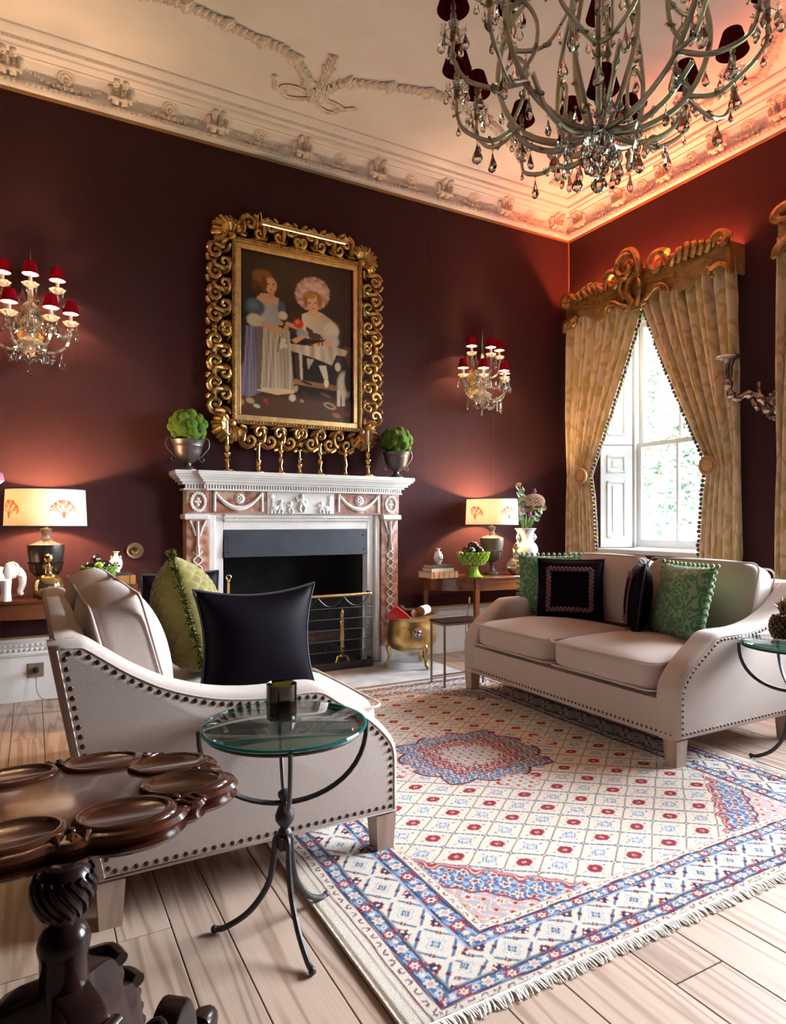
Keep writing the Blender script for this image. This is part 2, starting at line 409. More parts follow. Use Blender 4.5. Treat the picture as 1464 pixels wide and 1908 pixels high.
# floor: boards one by one over a dark void
fl = struct('floor', MB().box(XL, X0, YR, Y0, -.06, -.02), 'gap_dark')
fl['label'] = 'scrubbed pale pine floorboards running towards the chimney wall'
xs = [XL]
edges = [-.10, .055, .203, .346, .483, .66, .83, .985, 1.16, 1.40, 1.582, 1.76]
random.seed(3)
x = XL
while x < -.26: x += random.choice((.15, .16, .17)); xs.append(x)
xs = [v for v in xs if v < -.2]+edges
x = edges[-1]
while x < X0-.2: x += random.choice((.15, .165, .18)); xs.append(x)
xs[-1] = X0
for i in range(len(xs)-1):
    ends = [YR] + sorted(random.uniform(YR+.8, Y0-.8) for _ in range(2)) + [Y0]
    if abs(xs[i]-1.40) < .01: ends = [YR, -.6, 1.088, 3.4, Y0]
    if ends[2]-ends[1] < .5 and len(ends) == 4: ends.pop(1)
    for j in range(len(ends)-1):
        g = .0016; MB().box(xs[i]+g, xs[i+1]-g, ends[j]+g, ends[j+1]-g, -.02, 0, .0012).build('plank', 'pine', fl, False)
# chimney wall with the fire opening
FX0, FX1, FZ = 1.225, 2.39, 1.09
wb = struct('wall_back', MB().box(XL-.2, FX0, Y0, Y0+.2, -.06, ZC+.1).box(FX1, X0+.35, Y0, Y0+.2, -.06, ZC+.1).box(FX0, FX1, Y0, Y0+.2, FZ, ZC+.1), 'wall_silk')
wb['label'] = 'aubergine silk-covered chimney wall'
for xx in (.62, 2.98, 3.72): MB().box(xx-.0012, xx+.0012, Y0-.0012, Y0+.001, .42, 3.92).build('fabric_seam', 'dark_tape', wb, False)
# window wall, three openings
mb = MB()
segs = [(YR, WIN[1]-WOP[1]), (WIN[1]+WOP[1], WIN[0]-WOP[0]), (WIN[0]+WOP[0], Y0)]
for a, b in segs: mb.box(X0, X0+.34, a, b, -.06, ZC+.1)
for c, OPH, z_ in zip(WIN, WOP, WSI): mb.box(X0, X0+.34, c-OPH, c+OPH, -.06, z_).box(X0, X0+.34, c-OPH, c+OPH, WZ1, ZC+.1)
wr = struct('wall_right', mb, 'wall_silk'); wr['label'] = 'aubergine silk-covered window wall'
struct('wall_left', MB().box(XL-.2, XL, YR-.2, Y0, -.06, ZC+.1), 'wall_silk')
struct('wall_rear', MB().box(XL, X0+.34, YR-.2, YR, -.06, ZC+.1), 'wall_silk')
ce = struct('ceiling', MB().box(XL-.2, X0+.34, YR-.2, Y0+.2, ZC, ZC+.12), 'plaster'); ce['label'] = 'tall plaster ceiling with ribbon-tied husk garlands'
# thin gold gimp: corner and under the cornice
struct('trim_3', MB().box(X0-.012, X0, Y0-.012, Y0, .41, 3.92), 'gimp_gold')
struct('trim_4', MB().box(XL, X0, Y0-.010, Y0, 3.900, 3.920).box(X0-.010, X0, YR, Y0-.012, 3.900, 3.920), 'gimp_gold')

# ---- cornice: moulded run + bead rows + consoles + rosettes + festoons
PROF = [(0, 3.92), (.040, 3.922), (.048, 3.935), (.048, 3.962), (.034, 3.972), (.030, 3.985), (.045, 4.03), (.085, 4.075), (.105, 4.08),
        (.105, 4.088), (.165, 4.092), (.17, 4.105), (.20, 4.112), (.205, 4.135), (.26, 4.140), (.275, 4.150), (.275, ZC+.001), (0, ZC+.001)]
def cornice(name, along, fixed, a0, a1, spots, label):
    """along='x' : on the chimney wall; 'y' : on the window wall"""
    poly = [((fixed-p), z) for p, z in PROF]
    mb = MB().prism(poly, a0, a1, 'x' if along == 'x' else 'y')
    t = struct(name, mb, 'plaster'); t['label'] = label
    def pt(a, p, z): return (a, fixed-p, z) if along == 'x' else (fixed-p, a, z)
    # egg and dart rows: too small to pick apart
    mb = MB(); n = int((a1-a0)/.034)
    lo = max(a0, -.9 if along == 'x' else 1.6)
    n = int((a1-lo)/.034)
    for i in range(n):
        a = lo+(i+.5)*.034
        mb.ball(pt(a, .050, 3.949), .0135, 6, 4)
    for i in range(int((a1-lo)/.026)):
        a = lo+(i+.5)*.026
        mb.ball(pt(a, .198, 4.122), .009, 5, 3)
    tag(mb.build('bead_row', 'plaster_relief', t), kind='stuff')
    # consoles in pairs
    con = MB()
    for s in (-.028, .028):
        path = [(.050, 3.975), (.085, 3.985), (.082, 4.01), (.070, 4.03), (.092, 4.06), (.135, 4.085)]
        for k in range(len(path)-1):
            (p0, z0), (p1, z1) = path[k], path[k+1]
        con.prism([(.03, 3.972), (.075, 3.972), (.090, 3.985), (.088, 4.005), (.078, 4.025), (.098, 4.055), (.150, 4.075), (.150, 4.092), (.03, 4.092)], s-.019, s+.019, 'y', .005, 2)
        con.ball((.088, s, 3.988), .02, 8, 5, sz=.8).ball((.14, s, 4.075), .019, 8, 5, sz=.8)
        for k in range(4): con.ball((.086+.008*(k % 2)+.012*max(0, k-1), s, 4.005+.019*k), .010, 6, 4)
    con.tube([(.10, -.055, 3.992), (.105, 0, 3.980), (.10, .055, 3.992)], .010, 6)
    for s in (-1, 1):      # leaf drop at each flank
        con.tube([(.07, s*.052, 4.085), (.085, s*.066, 4.045), (.08, s*.062, 4.00), (.07, s*.075, 3.985)], [.010, .020, .014, .006], 6)
    cm = con.mesh('console', 'plaster_relief')
    ros = MB(); ros.lathe([(.0001, .0), (.052, 0), (.056, .008), (.050, .014), (.044, .008), (.0001, .008)], 20, caps=False)
    for k in range(10):
        a = k*PI/5; ros.ball((.026*math.cos(a), .026*math.sin(a), .009), .014, 6, 4, 1, 1, .7)
    ros.ball((0, 0, .012), .012, 8, 5)
    rm = ros.mesh('rosette', 'plaster_relief')
    def fest(span):
        f = MB(); N = int(span/.021)
        for k in range(N+1):
            u = k/N*2-1; r = .010+.006*(1-abs(u))
            f.ball((.012+.004*(k % 2), u*span/2, .062*u*u), r, 6, 4)
            f.ball((.012, u*span/2+.008, .062*u*u+(.012 if k % 2 else -.012)), r*.7, 5, 3)
        return f.mesh('festoon', 'plaster_relief')
    rz = -PI/2 if along == 'x' else PI
    fm = {}
    for i, a in enumerate(spots):
        put('console', cm, t, pt(a, 0, 0), (0, 0, rz))
        if i+1 < len(spots):
            b = spots[i+1]; mid = (a+b)/2; span = round(abs(b-a)-.16, 2)
            q = put('rosette', rm, t, pt(mid, .052, 4.040))
            # rosette faces out of the sloping frieze
            nrm = Vector((0, -.80, -.6)) if along == 'x' else Vector((-.80, 0, -.6))
            q.rotation_euler = nrm.to_track_quat('Z', 'Y').to_euler()
            if span not in fm: fm[span] = fest(span)
            put('festoon', fm[span], t, pt(mid, .030, 3.985), (0, 0, rz))
    return t
cornice('trim_1', 'x', Y0, XL, X0, [-.787+.654*k for k in range(9)][:8]+[4.42], 'enriched plaster cornice along the chimney wall')
cornice('trim_2', 'y', X0, YR, Y0, [4.62-.478*k for k in range(9)], 'enriched plaster cornice along the window wall')

# ---- ceiling garlands
def husk(path, n, size, parent, name='husk_garland'):
    mb = MB(); P = [Vector((p[0], p[1], 0)) for p in spline([(a, b, 0) for a, b in path], 8)]
    L = [0]
    for i in range(1, len(P)): L.append(L[-1]+(P[i]-P[i-1]).length)
    for k in range(n):
        d = L[-1]*k/(n-1); i = min(len(P)-2, int(np.searchsorted(L, d, 'right'))-1)
        t = (d-L[i])/max(1e-6, L[i+1]-L[i]); p = P[i].lerp(P[i+1], t); tg = (P[i+1]-P[i]).normalized(); nn = Vector((-tg.y, tg.x, 0))
        s = size*(1 if k % 6 else 1.5)
        for sd in (-1, 0, 1):
            a = p; b = p+tg*s*1.3+nn*sd*s*.85; m_ = (a+b)/2
            mb.tube([(a.x, a.y, ZC-.008), (m_.x, m_.y, ZC-.022), (b.x, b.y, ZC-.010)], [s*.14, s*.36, s*.10], 6)
    return mb.build(name, 'plaster_relief', parent)
G1 = [(.50, 3.95), (.734, 3.919), (.953, 3.936), (1.23, 3.982), (1.408, 3.99), (1.584, 4.119), (1.735, 4.34)]
G2 = [(1.765, 4.35), (1.868, 4.10), (2.142, 3.984), (2.437, 3.90), (2.70, 3.90), (3.0, 3.97), (3.3, 4.10), (3.55, 4.2)]
husk(G1, 36, .042, ce); husk(G2, 46, .042, ce)
husk([(1.749, 4.35), (1.74, 4.14), (1.712, 3.93)], 10, .036, ce, 'husk_sprig')
husk([(3.85, 2.1), (3.979, 2.319), (4.15, 2.5), (4.298, 2.66)], 18, .040, ce)
husk([(4.30, 2.70), (4.22, 3.1), (4.15, 3.5)], 18, .030, ce)
def ribbon(path, parent):
    P = spline([(a, b, ZC-.012) for a, b in path], 6); mb = MB()
    mb.tube(P, .020, 6, flat=.3)
    for k in range(0, len(P), 2): mb.ball((P[k][0], P[k][1], ZC-.018), .012, 5, 3, 1.2, .6, .5)
    return mb.build('ribbon', 'plaster_relief', parent)
ribbon([(1.749, 4.352), (1.62, 4.30), (1.52, 4.33), (1.56, 4.42), (1.65, 4.41), (1.749, 4.352)], ce)
ribbon([(1.749, 4.352), (1.83, 4.43), (1.93, 4.44), (1.97, 4.36), (1.87, 4.33), (1.749, 4.352)], ce)
ribbon([(1.55, 4.36), (1.48, 4.37), (1.46, 4.31), (1.43, 4.25)], ce); ribbon([(1.94, 4.41), (2.0, 4.36), (2.06, 4.31)], ce)
# shell paterae in the ceiling corner
sh = MB()
for k in range(9):
    a = lerp(-1.2, 1.2, k/8); d = Vector((math.cos(PI/4+PI+a), math.sin(PI/4+PI+a), 0))
    sh.tube([(4.16+d.x*.02, 4.36+d.y*.02, ZC-.01), (4.16+d.x*.09, 4.36+d.y*.09, ZC-.03), (4.16+d.x*.16, 4.36+d.y*.16, ZC-.012)], [.006, .016, .008], 6)
sh.build('shell_ornament', 'plaster_relief', ce)
# ---- tall skirting with carved capping
def skirting(name, along, fixed, a0, a1, label=None):
    pr = [(0, 0), (.030, 0), (.030, .285), (.040, .29), (.046, .305), (.036, .315), (.036, .345), (.050, .352), (.050, .372), (.030, .385), (.018, .398), (0, .40)]
    mb = MB().prism([(fixed-p, z) for p, z in pr], a0, a1, 'x' if along == 'x' else 'y')
    t = struct(name, mb, 'paint_white')
    if label: t['label'] = label
    mb = MB()
    for i in range(int((a1-a0)/.03)):
        a = a0+(i+.5)*.03
        p = (a, fixed-.038, .330) if along == 'x' else (fixed-.038, a, .330)
        mb.ball(p, .012, 6, 4, 1, 1, .8)
        p = (a, fixed-.049, .362) if along == 'x' else (fixed-.049, a, .362); mb.ball(p, .008, 5, 3)
    tag(mb.build('carved_bead', 'paint_white', t), kind='stuff')
    q = MB().box(a0, a1, fixed-.012, fixed, .400, .412) if along == 'x' else MB().box(fixed-.012, fixed, a0, a1, .400, .412)
    q.build('gold_fillet', 'gimp_gold', t, False)
skirting('baseboard_left', 'x', Y0, XL, .93, 'white skirting with carved capping left of the fireplace')
skirting('baseboard_right', 'x', Y0, 2.66, X0-.05, 'white skirting with carved capping right of the fireplace')
skirting('baseboard_window', 'y', X0, YR, Y0, 'white skirting under the windows')

# ---- windows: frame, sashes, panes, shutters, sill
def window(name, c, full, label, OPH=.62, WZ0=WZ0):
    t = thing(name, label, None, (0, c, 0), kind='structure'); XF = X0+.30
    m = MB(); HW = OPH-.16 if full else OPH-.04
    for s in (-1, 1): m.box(XF-.03, XF+.06, s*HW-.03, s*HW+.03, WZ0+.05, WZ1)
    m.box(XF-.03, XF+.06, -HW, HW, WZ1-.06, WZ1)
    for s in (-1, 1): m.box(XF, XF+.04, *sorted((s*(HW+.02), s*OPH)), WZ0, WZ1)
    m.build('window_frame', 'paint_window', t, False)
    MB().box(X0-.05, XF+.06, -OPH, OPH, WZ0, WZ0+.045, .008).build('window_sill', 'paint_window', t, False)
    ZM = 1.86
    for nm, z0, z1, dx in (('lower_sash', WZ0+.05, ZM+.02, 0), ('upper_sash', ZM-.02, WZ1-.06, .035)):
        q = MB(); b = .045
        q.box(XF+dx, XF+dx+.032, -HW+.03, -HW+.03+b, z0, z1).box(XF+dx, XF+dx+.032, HW-.03-b, HW-.03, z0, z1)
        q.box(XF+dx, XF+dx+.032, -HW+.03+b, HW-.03-b, z0, z0+(.075 if dx == 0 else .04)).box(XF+dx, XF+dx+.032, -HW+.03+b, HW-.03-b, z1-.04, z1)
        for ym in ((0,) if full else (-.5, 0, .5)): q.box(XF+dx+.004, XF+dx+.028, ym-.012, ym+.012, z0+.04, z1-.04)
        so = q.build(nm, 'paint_window', t, False)
        for s in (-1, 1): MB().box(XF+dx+.014, XF+dx+.018, *sorted((s*.010, s*(HW-.07))), z0+.035, z1-.035).build('pane', 'window_glass', so, False)
    if not full: return t
    for s in (-1, 1):       # splayed panelled shutters lining the reveal
        A = Vector((X0+.012, s*(OPH-.012))); B = Vector((XF-.035, s*(HW+.0))); d = (B-A); L = d.length; ang = math.atan2(d.y, d.x)
        for z0, z1 in ((WZ0+.05, ZM), (ZM+.006, WZ1-.01)):
            q = MB().box(0, L, -.012, .012, z0, z1, .002); sh_ = q.build('shutter', 'paint_window', t, False)
            sh_.location = (A.x, A.y, 0); sh_.rotation_euler = (0, 0, ang)
            sd = -s
            spl = [(z0+.09, z0+.62), (z0+.70, z1-.09)] if z1-z0 > .8 else [(z0+.08, z1-.08)]
            for za, zb in spl:
                r = MB(); yy = sorted((sd*.012, sd*.020)); x0_, x1_ = .06, L-.06
                r.box(x0_, x1_, *yy, za, za+.018).box(x0_, x1_, *yy, zb-.018, zb).box(x0_, x0_+.018, *yy, za, zb).box(x1_-.018, x1_, *yy, za, zb)
                r.box(x0_+.05, x1_-.05, *sorted((sd*.012, sd*.017)), za+.05, zb-.05)
                r.build('raised_panel', 'paint_window', sh_, False)
    a = MB(); a.lathe([(.007, 0), (.012, .006), (.010, .018), (.002, .022)], 10); a.xf(Matrix.Translation((X0+.06, OPH-.045, 1.47)) @ Matrix.Rotation(PI/2, 4, 'X'))
    a.build('shutter_knob', 'brass', t)
    return t
window('window_1', WIN[0], True, 'tall white sash window with panelled shutters behind the sofa')
window('window_2', WIN[1], False, 'second, unseen white sash window, widened for more daylight, right of the silver wall bracket', WOP[1], WSI[1])

# ---- garden outside
gr = struct('ground', MB().box(5.0, 40, -30, 40, -.9, -.8), 'grass'); gr['label'] = 'lawn outside the window'
def leaves(mb, c, rx, ry, rz, n, size, rnd):
    for _ in range(n):
        while True:
            p = Vector((rnd.uniform(-1, 1), rnd.uniform(-1, 1), rnd.uniform(-1, 1)))
            if .25 < p.length < 1: break
        p = Vector((c[0]+p.x*rx, c[1]+p.y*ry, c[2]+p.z*rz)); u = Vector((rnd.uniform(-1, 1), rnd.uniform(-1, 1), rnd.uniform(-1, 1))).normalized(); v = u.orthogonal().normalized()
        s = size*rnd.uniform(.6, 1.3)
        n0 = len(mb.v); mb.v += [tuple(p-u*s), tuple(p+v*s*.45), tuple(p+u*s), tuple(p-v*s*.45)]; mb.f.append((n0, n0+1, n0+2, n0+3))
def bush(name, label, cat, loc, blobs, n, size, mat, trunk=None, group=None):
    t = thing(name, label, cat, loc, group=group); rnd = random.Random(hash(label) % 1000 if 0 else int(loc[0]*100+loc[1]*7))
    mb = MB()
    for c, rx, ry, rz in blobs: leaves(mb, c, rx, ry, rz, n, size, rnd)
    tag(mb.build('foliage', mat, t, False), kind='stuff')
    if trunk:
        m = MB()
        for p in trunk: m.tube(p, [.07, .05, .03], 7)
        m.build('stem', 'bark', t)
bush('garden_shrub', 'pale leafy shrub low outside the window pane', 'shrub', (7.6, 5.25, -.8), [((0, 0, 1.1), .8, .8, 1.0), ((.1, -.7, .9), .6, .6, .8), ((.1, .8, .9), .6, .7, .8)], 900, .075, 'foliage_pale', [[(0, 0, 0), (0, 0, .7), (.1, 0, 1.4)]])
bush('garden_tree', 'taller grey-green tree behind the pale shrub outside', 'tree', (11.0, 7.9, -.8), [((0, 0, 3.2), 1.3, 1.6, 1.5), ((0, -1.7, 2.6), 1.2, 1.3, 1.3), ((0, 1.8, 3.0), 1.3, 1.4, 1.6), ((0, .2, 4.6), 1.1, 1.4, 1.1)], 1300, .11, 'foliage', [[(0, 0, 0), (0, 0, 1.6), (.1, .2, 3.4)], [(0, 0, 1.2), (0, -.7, 2.0), (0, -1.5, 2.8)]])

# ================================================================== FIREPLACE
FC = 1.795                                   # axis of the chimneypiece
fp = thing('fireplace', 'white and red marble chimneypiece with carved frieze and dark hood', 'fireplace', (FC, Y0, 0))
YF = -.12                                    # face of the pilasters, from the wall
def fbox(name, x0, x1, d0, d1, z0, z1, mat, parent=None, b=.003): # d = distance out of the wall
    return MB().box(x0, x1, -d1, -d0, z0, z1, b).build(name, mat, parent or fp, False)
G = .0005
# shelf with breakfront: stepped mouldings as plan outlines
def ring(half, d, brk): # plan outline of a moulding: ends recede by .035, centre breaks forward
    return [(-half, -G), (-half, -d), (-half+brk, -d), (-half+brk, -d-.03), (half-brk, -d-.03), (half-brk, -d), (half, -d), (half, -G)]
sh = MB()
for half, d, z0, z1 in ((.945, .235, 1.478, 1.505), (.935, .225, 1.462, 1.4785), (.920, .205, 1.448, 1.4625), (.905, .190, 1.430, 1.4485), (.885, .165, 1.412, 1.4305), (.872, .150, 1.372, 1.3845)):
    sh.prism(ring(half, d, .15), z0, z1, 'z')
sh.build('mantel_shelf', 'marble_white', fp, False)
mb = MB()
for i in range(86):
    x_ = -.855+i*.0201; d_ = .175 if abs(x_) < .735 else .148
    mb.box(x_-.006, x_+.006, -d_-.008, -.12, 1.3845, 1.412)
tag(mb.build('dentil_course', 'marble_white', fp, False), kind='stuff')
MB().box(-.85, .85, -.12, -G, 1.205, 1.3715, .002).build('frieze_core', 'marble_white', fp, False)
def bre(name, x0, x1, z0, z1, d=.126): return fbox(name, x0, x1, .1202, d, z0, z1, 'marble_breccia', None, .001)
# frieze: end blocks with oval paterae, swag panels, central tablet
for s in (-1, 1):
    bre('end_block', *sorted((s*.695, s*.850)), 1.210, 1.371, .135)
    q = MB(); N = 18
    for k in range(N):
        a = 2*PI*k/N; q.ball((s*.772+.048*math.cos(a), -.139, 1.290+.062*math.sin(a)), .013, 6, 4)
    q.tube([(s*.772+.048*math.cos(2*PI*k/24), -.137, 1.290+.062*math.sin(2*PI*k/24)) for k in range(24)], .009, 6, closed=True)
    for dx, dz in ((0, 0), (.014, 0), (-.014, 0), (0, .02), (0, -.02)): q.ball((s*.772+dx, -.137, 1.29+dz), .012, 6, 4)
    q.build('oval_patera', 'marble_white', fp)
    bre('swag_panel', *sorted((s*.276, s*.688)), 1.210, 1.371, .130)
    cx = s*.482; q = MB()
    P = [(cx+u*.165, -.138, 1.352-.105*(1-u*u)) for u in [i/14*2-1 for i in range(15)]]
    q.tube(P, [.009+.010*(1-abs(i/7-1))+.002*(i % 2) for i in range(15)], 8)
    for k in (-1, 1):
        q.tube([(cx+k*.172, -.136, 1.355), (cx+k*.174, -.137, 1.30), (cx+k*.174, -.135, 1.225)], [.012, .009, .011], 7); q.ball((cx+k*.170, -.137, 1.357), .014, 8, 5)
        q.tube([(cx+k*.165+.016*math.cos(a), -.135, 1.335+.016*math.sin(a)) for a in [i*PI/5 for i in range(10)]], .004, 5, closed=True)
    q.build('swag', 'marble_white', fp)
    q = MB(); q.lathe([(.0001, 0), (.036, 0), (.038, .006), (.030, .011), (.0001, .012)], 18, caps=False)
    for k in range(8): q.ball((.020*math.cos(k*PI/4), .020*math.sin(k*PI/4), .011), .011, 6, 4)
    q.ball((0, 0, .014), .010, 6, 4); q.xf(Matrix.Translation((cx-s*.0+.006, -.1305, 1.318)) @ Matrix.Rotation(PI/2, 4, 'X')); q.build('swag_rosette', 'marble_white', fp)
fbox('tablet', -.270, .270, .1202, .140, 1.208, 1.371, 'marble_white')
def fig(x, z, h, s=1):      # putti in low relief
    rel = MB()
    rel.ball((x, -.143, z+h*.88), h*.14, 8, 6).ball((x, -.142, z+h*.55), h*.22, 8, 6, .9, .5, 1.4)
    rel.tube([(x-.1*h, -.143, z+h*.4), (x-.16*h*s, -.146, z+h*.2), (x-.05*h*s, -.143, z)], [h*.13, h*.10, h*.06], 6).tube([(x+.1*h, -.143, z+h*.4), (x+.2*h*s, -.146, z+h*.22), (x+.14*h*s, -.143, z)], [h*.13, h*.10, h*.06], 6)
    rel.tube([(x-.12*h, -.143, z+h*.7), (x-.28*h*s, -.148, z+h*.6), (x-.34*h*s, -.145, z+h*.8)], [h*.08, h*.06, h*.05], 6).tube([(x+.12*h, -.143, z+h*.7), (x+.28*h*s, -.148, z+h*.52)], [h*.08, h*.05], 6)
    rel.build('relief_putto', 'marble_white', fp)
fig(.0, 1.225, .135); fig(-.165, 1.213, .10, -1); fig(-.09, 1.213, .09); fig(.16, 1.213, .09)
for x in (-.215, .205):
    rel = MB(); rel.ball((x, -.142, 1.250), .03, 8, 6, 1.3, .4, .8)
    for k in (-.025, .0, .025): rel.tube([(x+k, -.143, 1.24), (x+k, -.143, 1.212)], .007, 5)
    rel.build('relief_lamb', 'marble_white', fp)
for x in (-.235, .235): MB().tube([(x, -.142, 1.215), (x*.97, -.143, 1.30), (x*1.02, -.142, 1.35)], [.006, .008, .004], 5).ball((x, -.142, 1.335), .022, 7, 5, 1, .3, 1).build('relief_tree', 'marble_white', fp)
# pilasters
for s in (-1, 1):
    xs_ = sorted((s*.695, s*.850))
    fbox('pilaster_cap', xs_[0]-.02*(s < 0), xs_[1]+.02*(s > 0), G, .150, 1.165, 1.2045, 'marble_white', None, .008)
    fbox('pilaster', xs_[0], xs_[1], G, .120, .135, 1.1645, 'marble_breccia')
    fbox('plinth', xs_[0]-.008, xs_[1]+.008, G, .135, .0125, .1345, 'marble_white')
    q = MB(); cx = s*.772; yy = -.124   # tulip vase over interlaced guilloche
    def strip(pts, r=.009): q.tube([(cx+a, yy, b) for a, b in pts], r, 6, flat=.6)
    q.tube([(cx, yy, 1.03), (cx, yy, 1.065), (cx, yy, 1.10), (cx, yy, 1.155)], [.012, .024, .022, .020], 8, flat=.5)
    strip([(-.015, 1.05), (-.03, 1.10), (-.055, 1.158)], .013); strip([(.015, 1.05), (.03, 1.10), (.055, 1.158)], .013)
    q.tube([(cx, yy, .92), (cx, yy, .96), (cx, yy, 1.0), (cx, yy, 1.04)], [.036, .034, .016, .026], 8, flat=.4)
    zt, zb = .94, .33
    for ph in (1, -1):
        strip([(ph*.030*math.sin((zt-z)/.062*PI/1.0+PI/2), z) for z in [zt-(zt-zb)*i/90 for i in range(91)]], .0085)
    q.ball((cx, yy, .30), .02, 8, 6, .8, .4, 1.6)
    q.build('guilloche_drop', 'marble_white', fp)
# white slips round the opening, with a raised outer moulding
for s in (-1, 1):
    fbox('slip', *sorted((s*.5825, s*.640)), G, .085, .0125, 1.204, 'marble_white')
    fbox('architrave', *sorted((s*.6402, s*.6945)), G, .105, .0125, 1.204, 'marble_white', None, .01)
fbox('slip_head', -.582, .582, G, .085, 1.09, 1.150, 'marble_white'); fbox('architrave_head', -.582, .582, G, .105, 1.1502, 1.204, 'marble_white', None, .01)
mb = MB()
for i in range(62): mb.ball((-.60+i*.0197, -.108, 1.176), .006, 5, 3)
tag(mb.build('bead_course', 'marble_white', fp), kind='stuff')
# firebox
mb = MB().box(-.60, -.575, .01, .50, 0, 1.2).box(.575, .60, .01, .50, 0, 1.2).box(-.60, .60, .50, .53, 0, 1.2).box(-.60, .60, .01, .53, 1.2, 1.23).box(-.60, .60, .01, .53, -.03, .006)
mb.build('firebox', 'soot', fp, False)
hd = MB().prism([(-.085, 1.089), (-.10, .89), (-.085, .888), (-.068, 1.088)], -.578, .578, 'x'); ho = hd.build('hood', 'iron_plate', fp, False)
for s in (-1, 1):
    for z in (.93, 1.04):
        y_ = lerp(-.10, -.085, (z-.89)/.2); MB().ball((s*.548, y_, z), .007, 8, 5).build('rivet', 'nail_bronze', ho)
# hearth slab
hs = MB().box(FC-1.07, FC+1.07, 4.06, Y0-.0005, .0005, .012, .002).build('hearth_slab', 'hearth_stone', None, False)
tag(hs, 'pale grey stone hearth slab in front of the fireplace', 'hearth')

# ---- andirons, grate logs, poker, screen
def andiron(x, label):
    t = thing('andiron', label, 'andiron', (x, 4.80, .012), group='brass andirons behind the fire screen')
    MB().lathe([(.012, .05), (.016, .07), (.012, .10), (.022, .13), (.018, .17), (.014, .19), (.022, .21), (.016, .30), (.018, .33), (.028, .345), (.012, .36), (.014, .385), (.020, .40), (.012, .425), (.003, .445)], 14).build('post', 'brass', t)
    for s in (-1, 1): MB().tube([(0, 0, .07), (s*.04, -.01, .06), (s*.055, -.015, .012)], [.012, .011, .014], 8).build('foot', 'brass', t)
    MB().box(-.011, .011, .02, .33, .10, .125).box(-.011, .011, .31, .33, 0, .10).build('log_bar', 'wrought_iron', t, False)
andiron(FC-.30, 'left brass andiron behind the fire screen'); andiron(FC+.38, 'right brass andiron behind the fire screen')
for i, (x0, x1, y_, z_, r_) in enumerate(((1.40, 2.25, 4.98, .19, .045), (1.50, 2.32, 5.115, .19, .045))):
    lg = MB().tube([(x0, y_, z_), ((x0+x1)/2, y_+.01, z_+.01), (x1, y_, z_)], [r_, r_*1.05, r_*.95], 10).build('fire_log', 'log_bark')
    tag(lg, ('front' if i == 0 else 'rear')+' dark log lying across the andirons in the grate', 'log', 'logs in the grate')
pk = thing('fire_poker', 'brass ring-topped poker leaning on the left fireplace jamb', 'poker', (1.222, 4.690, .012))
MB().tube([(0, 0, 0), (.012, .002, .60)], .006, 8).build('shaft', 'steel_wire', pk)
MB().tube([(.010, .002, .45), (.014, .002, .70)], [.011, .008], 8).ball((.014, .002, .712), .011).tube([(.014+.017*math.cos(a), .002, .738+.017*math.sin(a)) for a in [i*PI/8 for i in range(16)]], .004, 6, closed=True).build('handle', 'brass', pk)
fs = thing('fire_screen', 'curved wire fire screen with brass rail in front of the hearth opening', 'fire screen', (1.885, 4.60, .0125))
plan = [(-.48, .125), (-.48, .05)]+arc(-.43, .05, .05, PI, PI*1.5, 5)[1:]+arc(.43, .05, .05, -PI/2, 0, 5)+[(.48, .125)]
HS = .575
MB().tube([(a, b, HS) for a, b in plan], .010, 8).build('brass_rail', 'brass', fs)
MB().tube([(a, b, HS-.012) for a, b in plan], .004, 6).build('top_wire', 'steel_wire', fs)
bs = MB()
for i in range(len(plan)-1):
    (a, b), (c, d_) = plan[i], plan[i+1]; n_ = Vector((b-d_, c-a)).normalized()*.004
    bs.add([(a-n_.x, b-n_.y, 0), (c-n_.x, d_-n_.y, 0), (c-n_.x, d_-n_.y, .06), (a-n_.x, b-n_.y, .06), (a+n_.x, b+n_.y, 0), (c+n_.x, d_+n_.y, 0), (c+n_.x, d_+n_.y, .06), (a+n_.x, b+n_.y, .06)],
           [(0, 1, 2, 3), (4, 7, 6, 5), (3, 2, 6, 7), (0, 4, 5, 1)])
bs.build('base_band', 'wrought_iron', fs, False)
for k in range(1, 6): MB().tube([(a, b, .06+k*.083) for a, b in plan], .0028, 6).build('cross_wire', 'steel_wire', fs)
cum = [0]
for i in range(1, len(plan)): cum.append(cum[-1]+math.dist(plan[i], plan[i-1]))
vw = MB()
for k in range(112):
    d_ = cum[-1]*k/111; x_ = interp(d_, cum, [p[0] for p in plan]); y_ = interp(d_, cum, [p[1] for p in plan]); vw.tube([(x_, y_, .05), (x_, y_, HS)], .0011, 4, caps=False)
tag(vw.build('upright_wires', 'steel_wire', fs), kind='stuff')
for k in range(4):
    xa = -.43+k*.215; MB().tube([(xa+.215*u, .001, HS-.012-.075*(1-(2*u-1)**2)) for u in [i/12 for i in range(13)]], .0035, 5).build('wire_swag', 'steel_wire', fs)

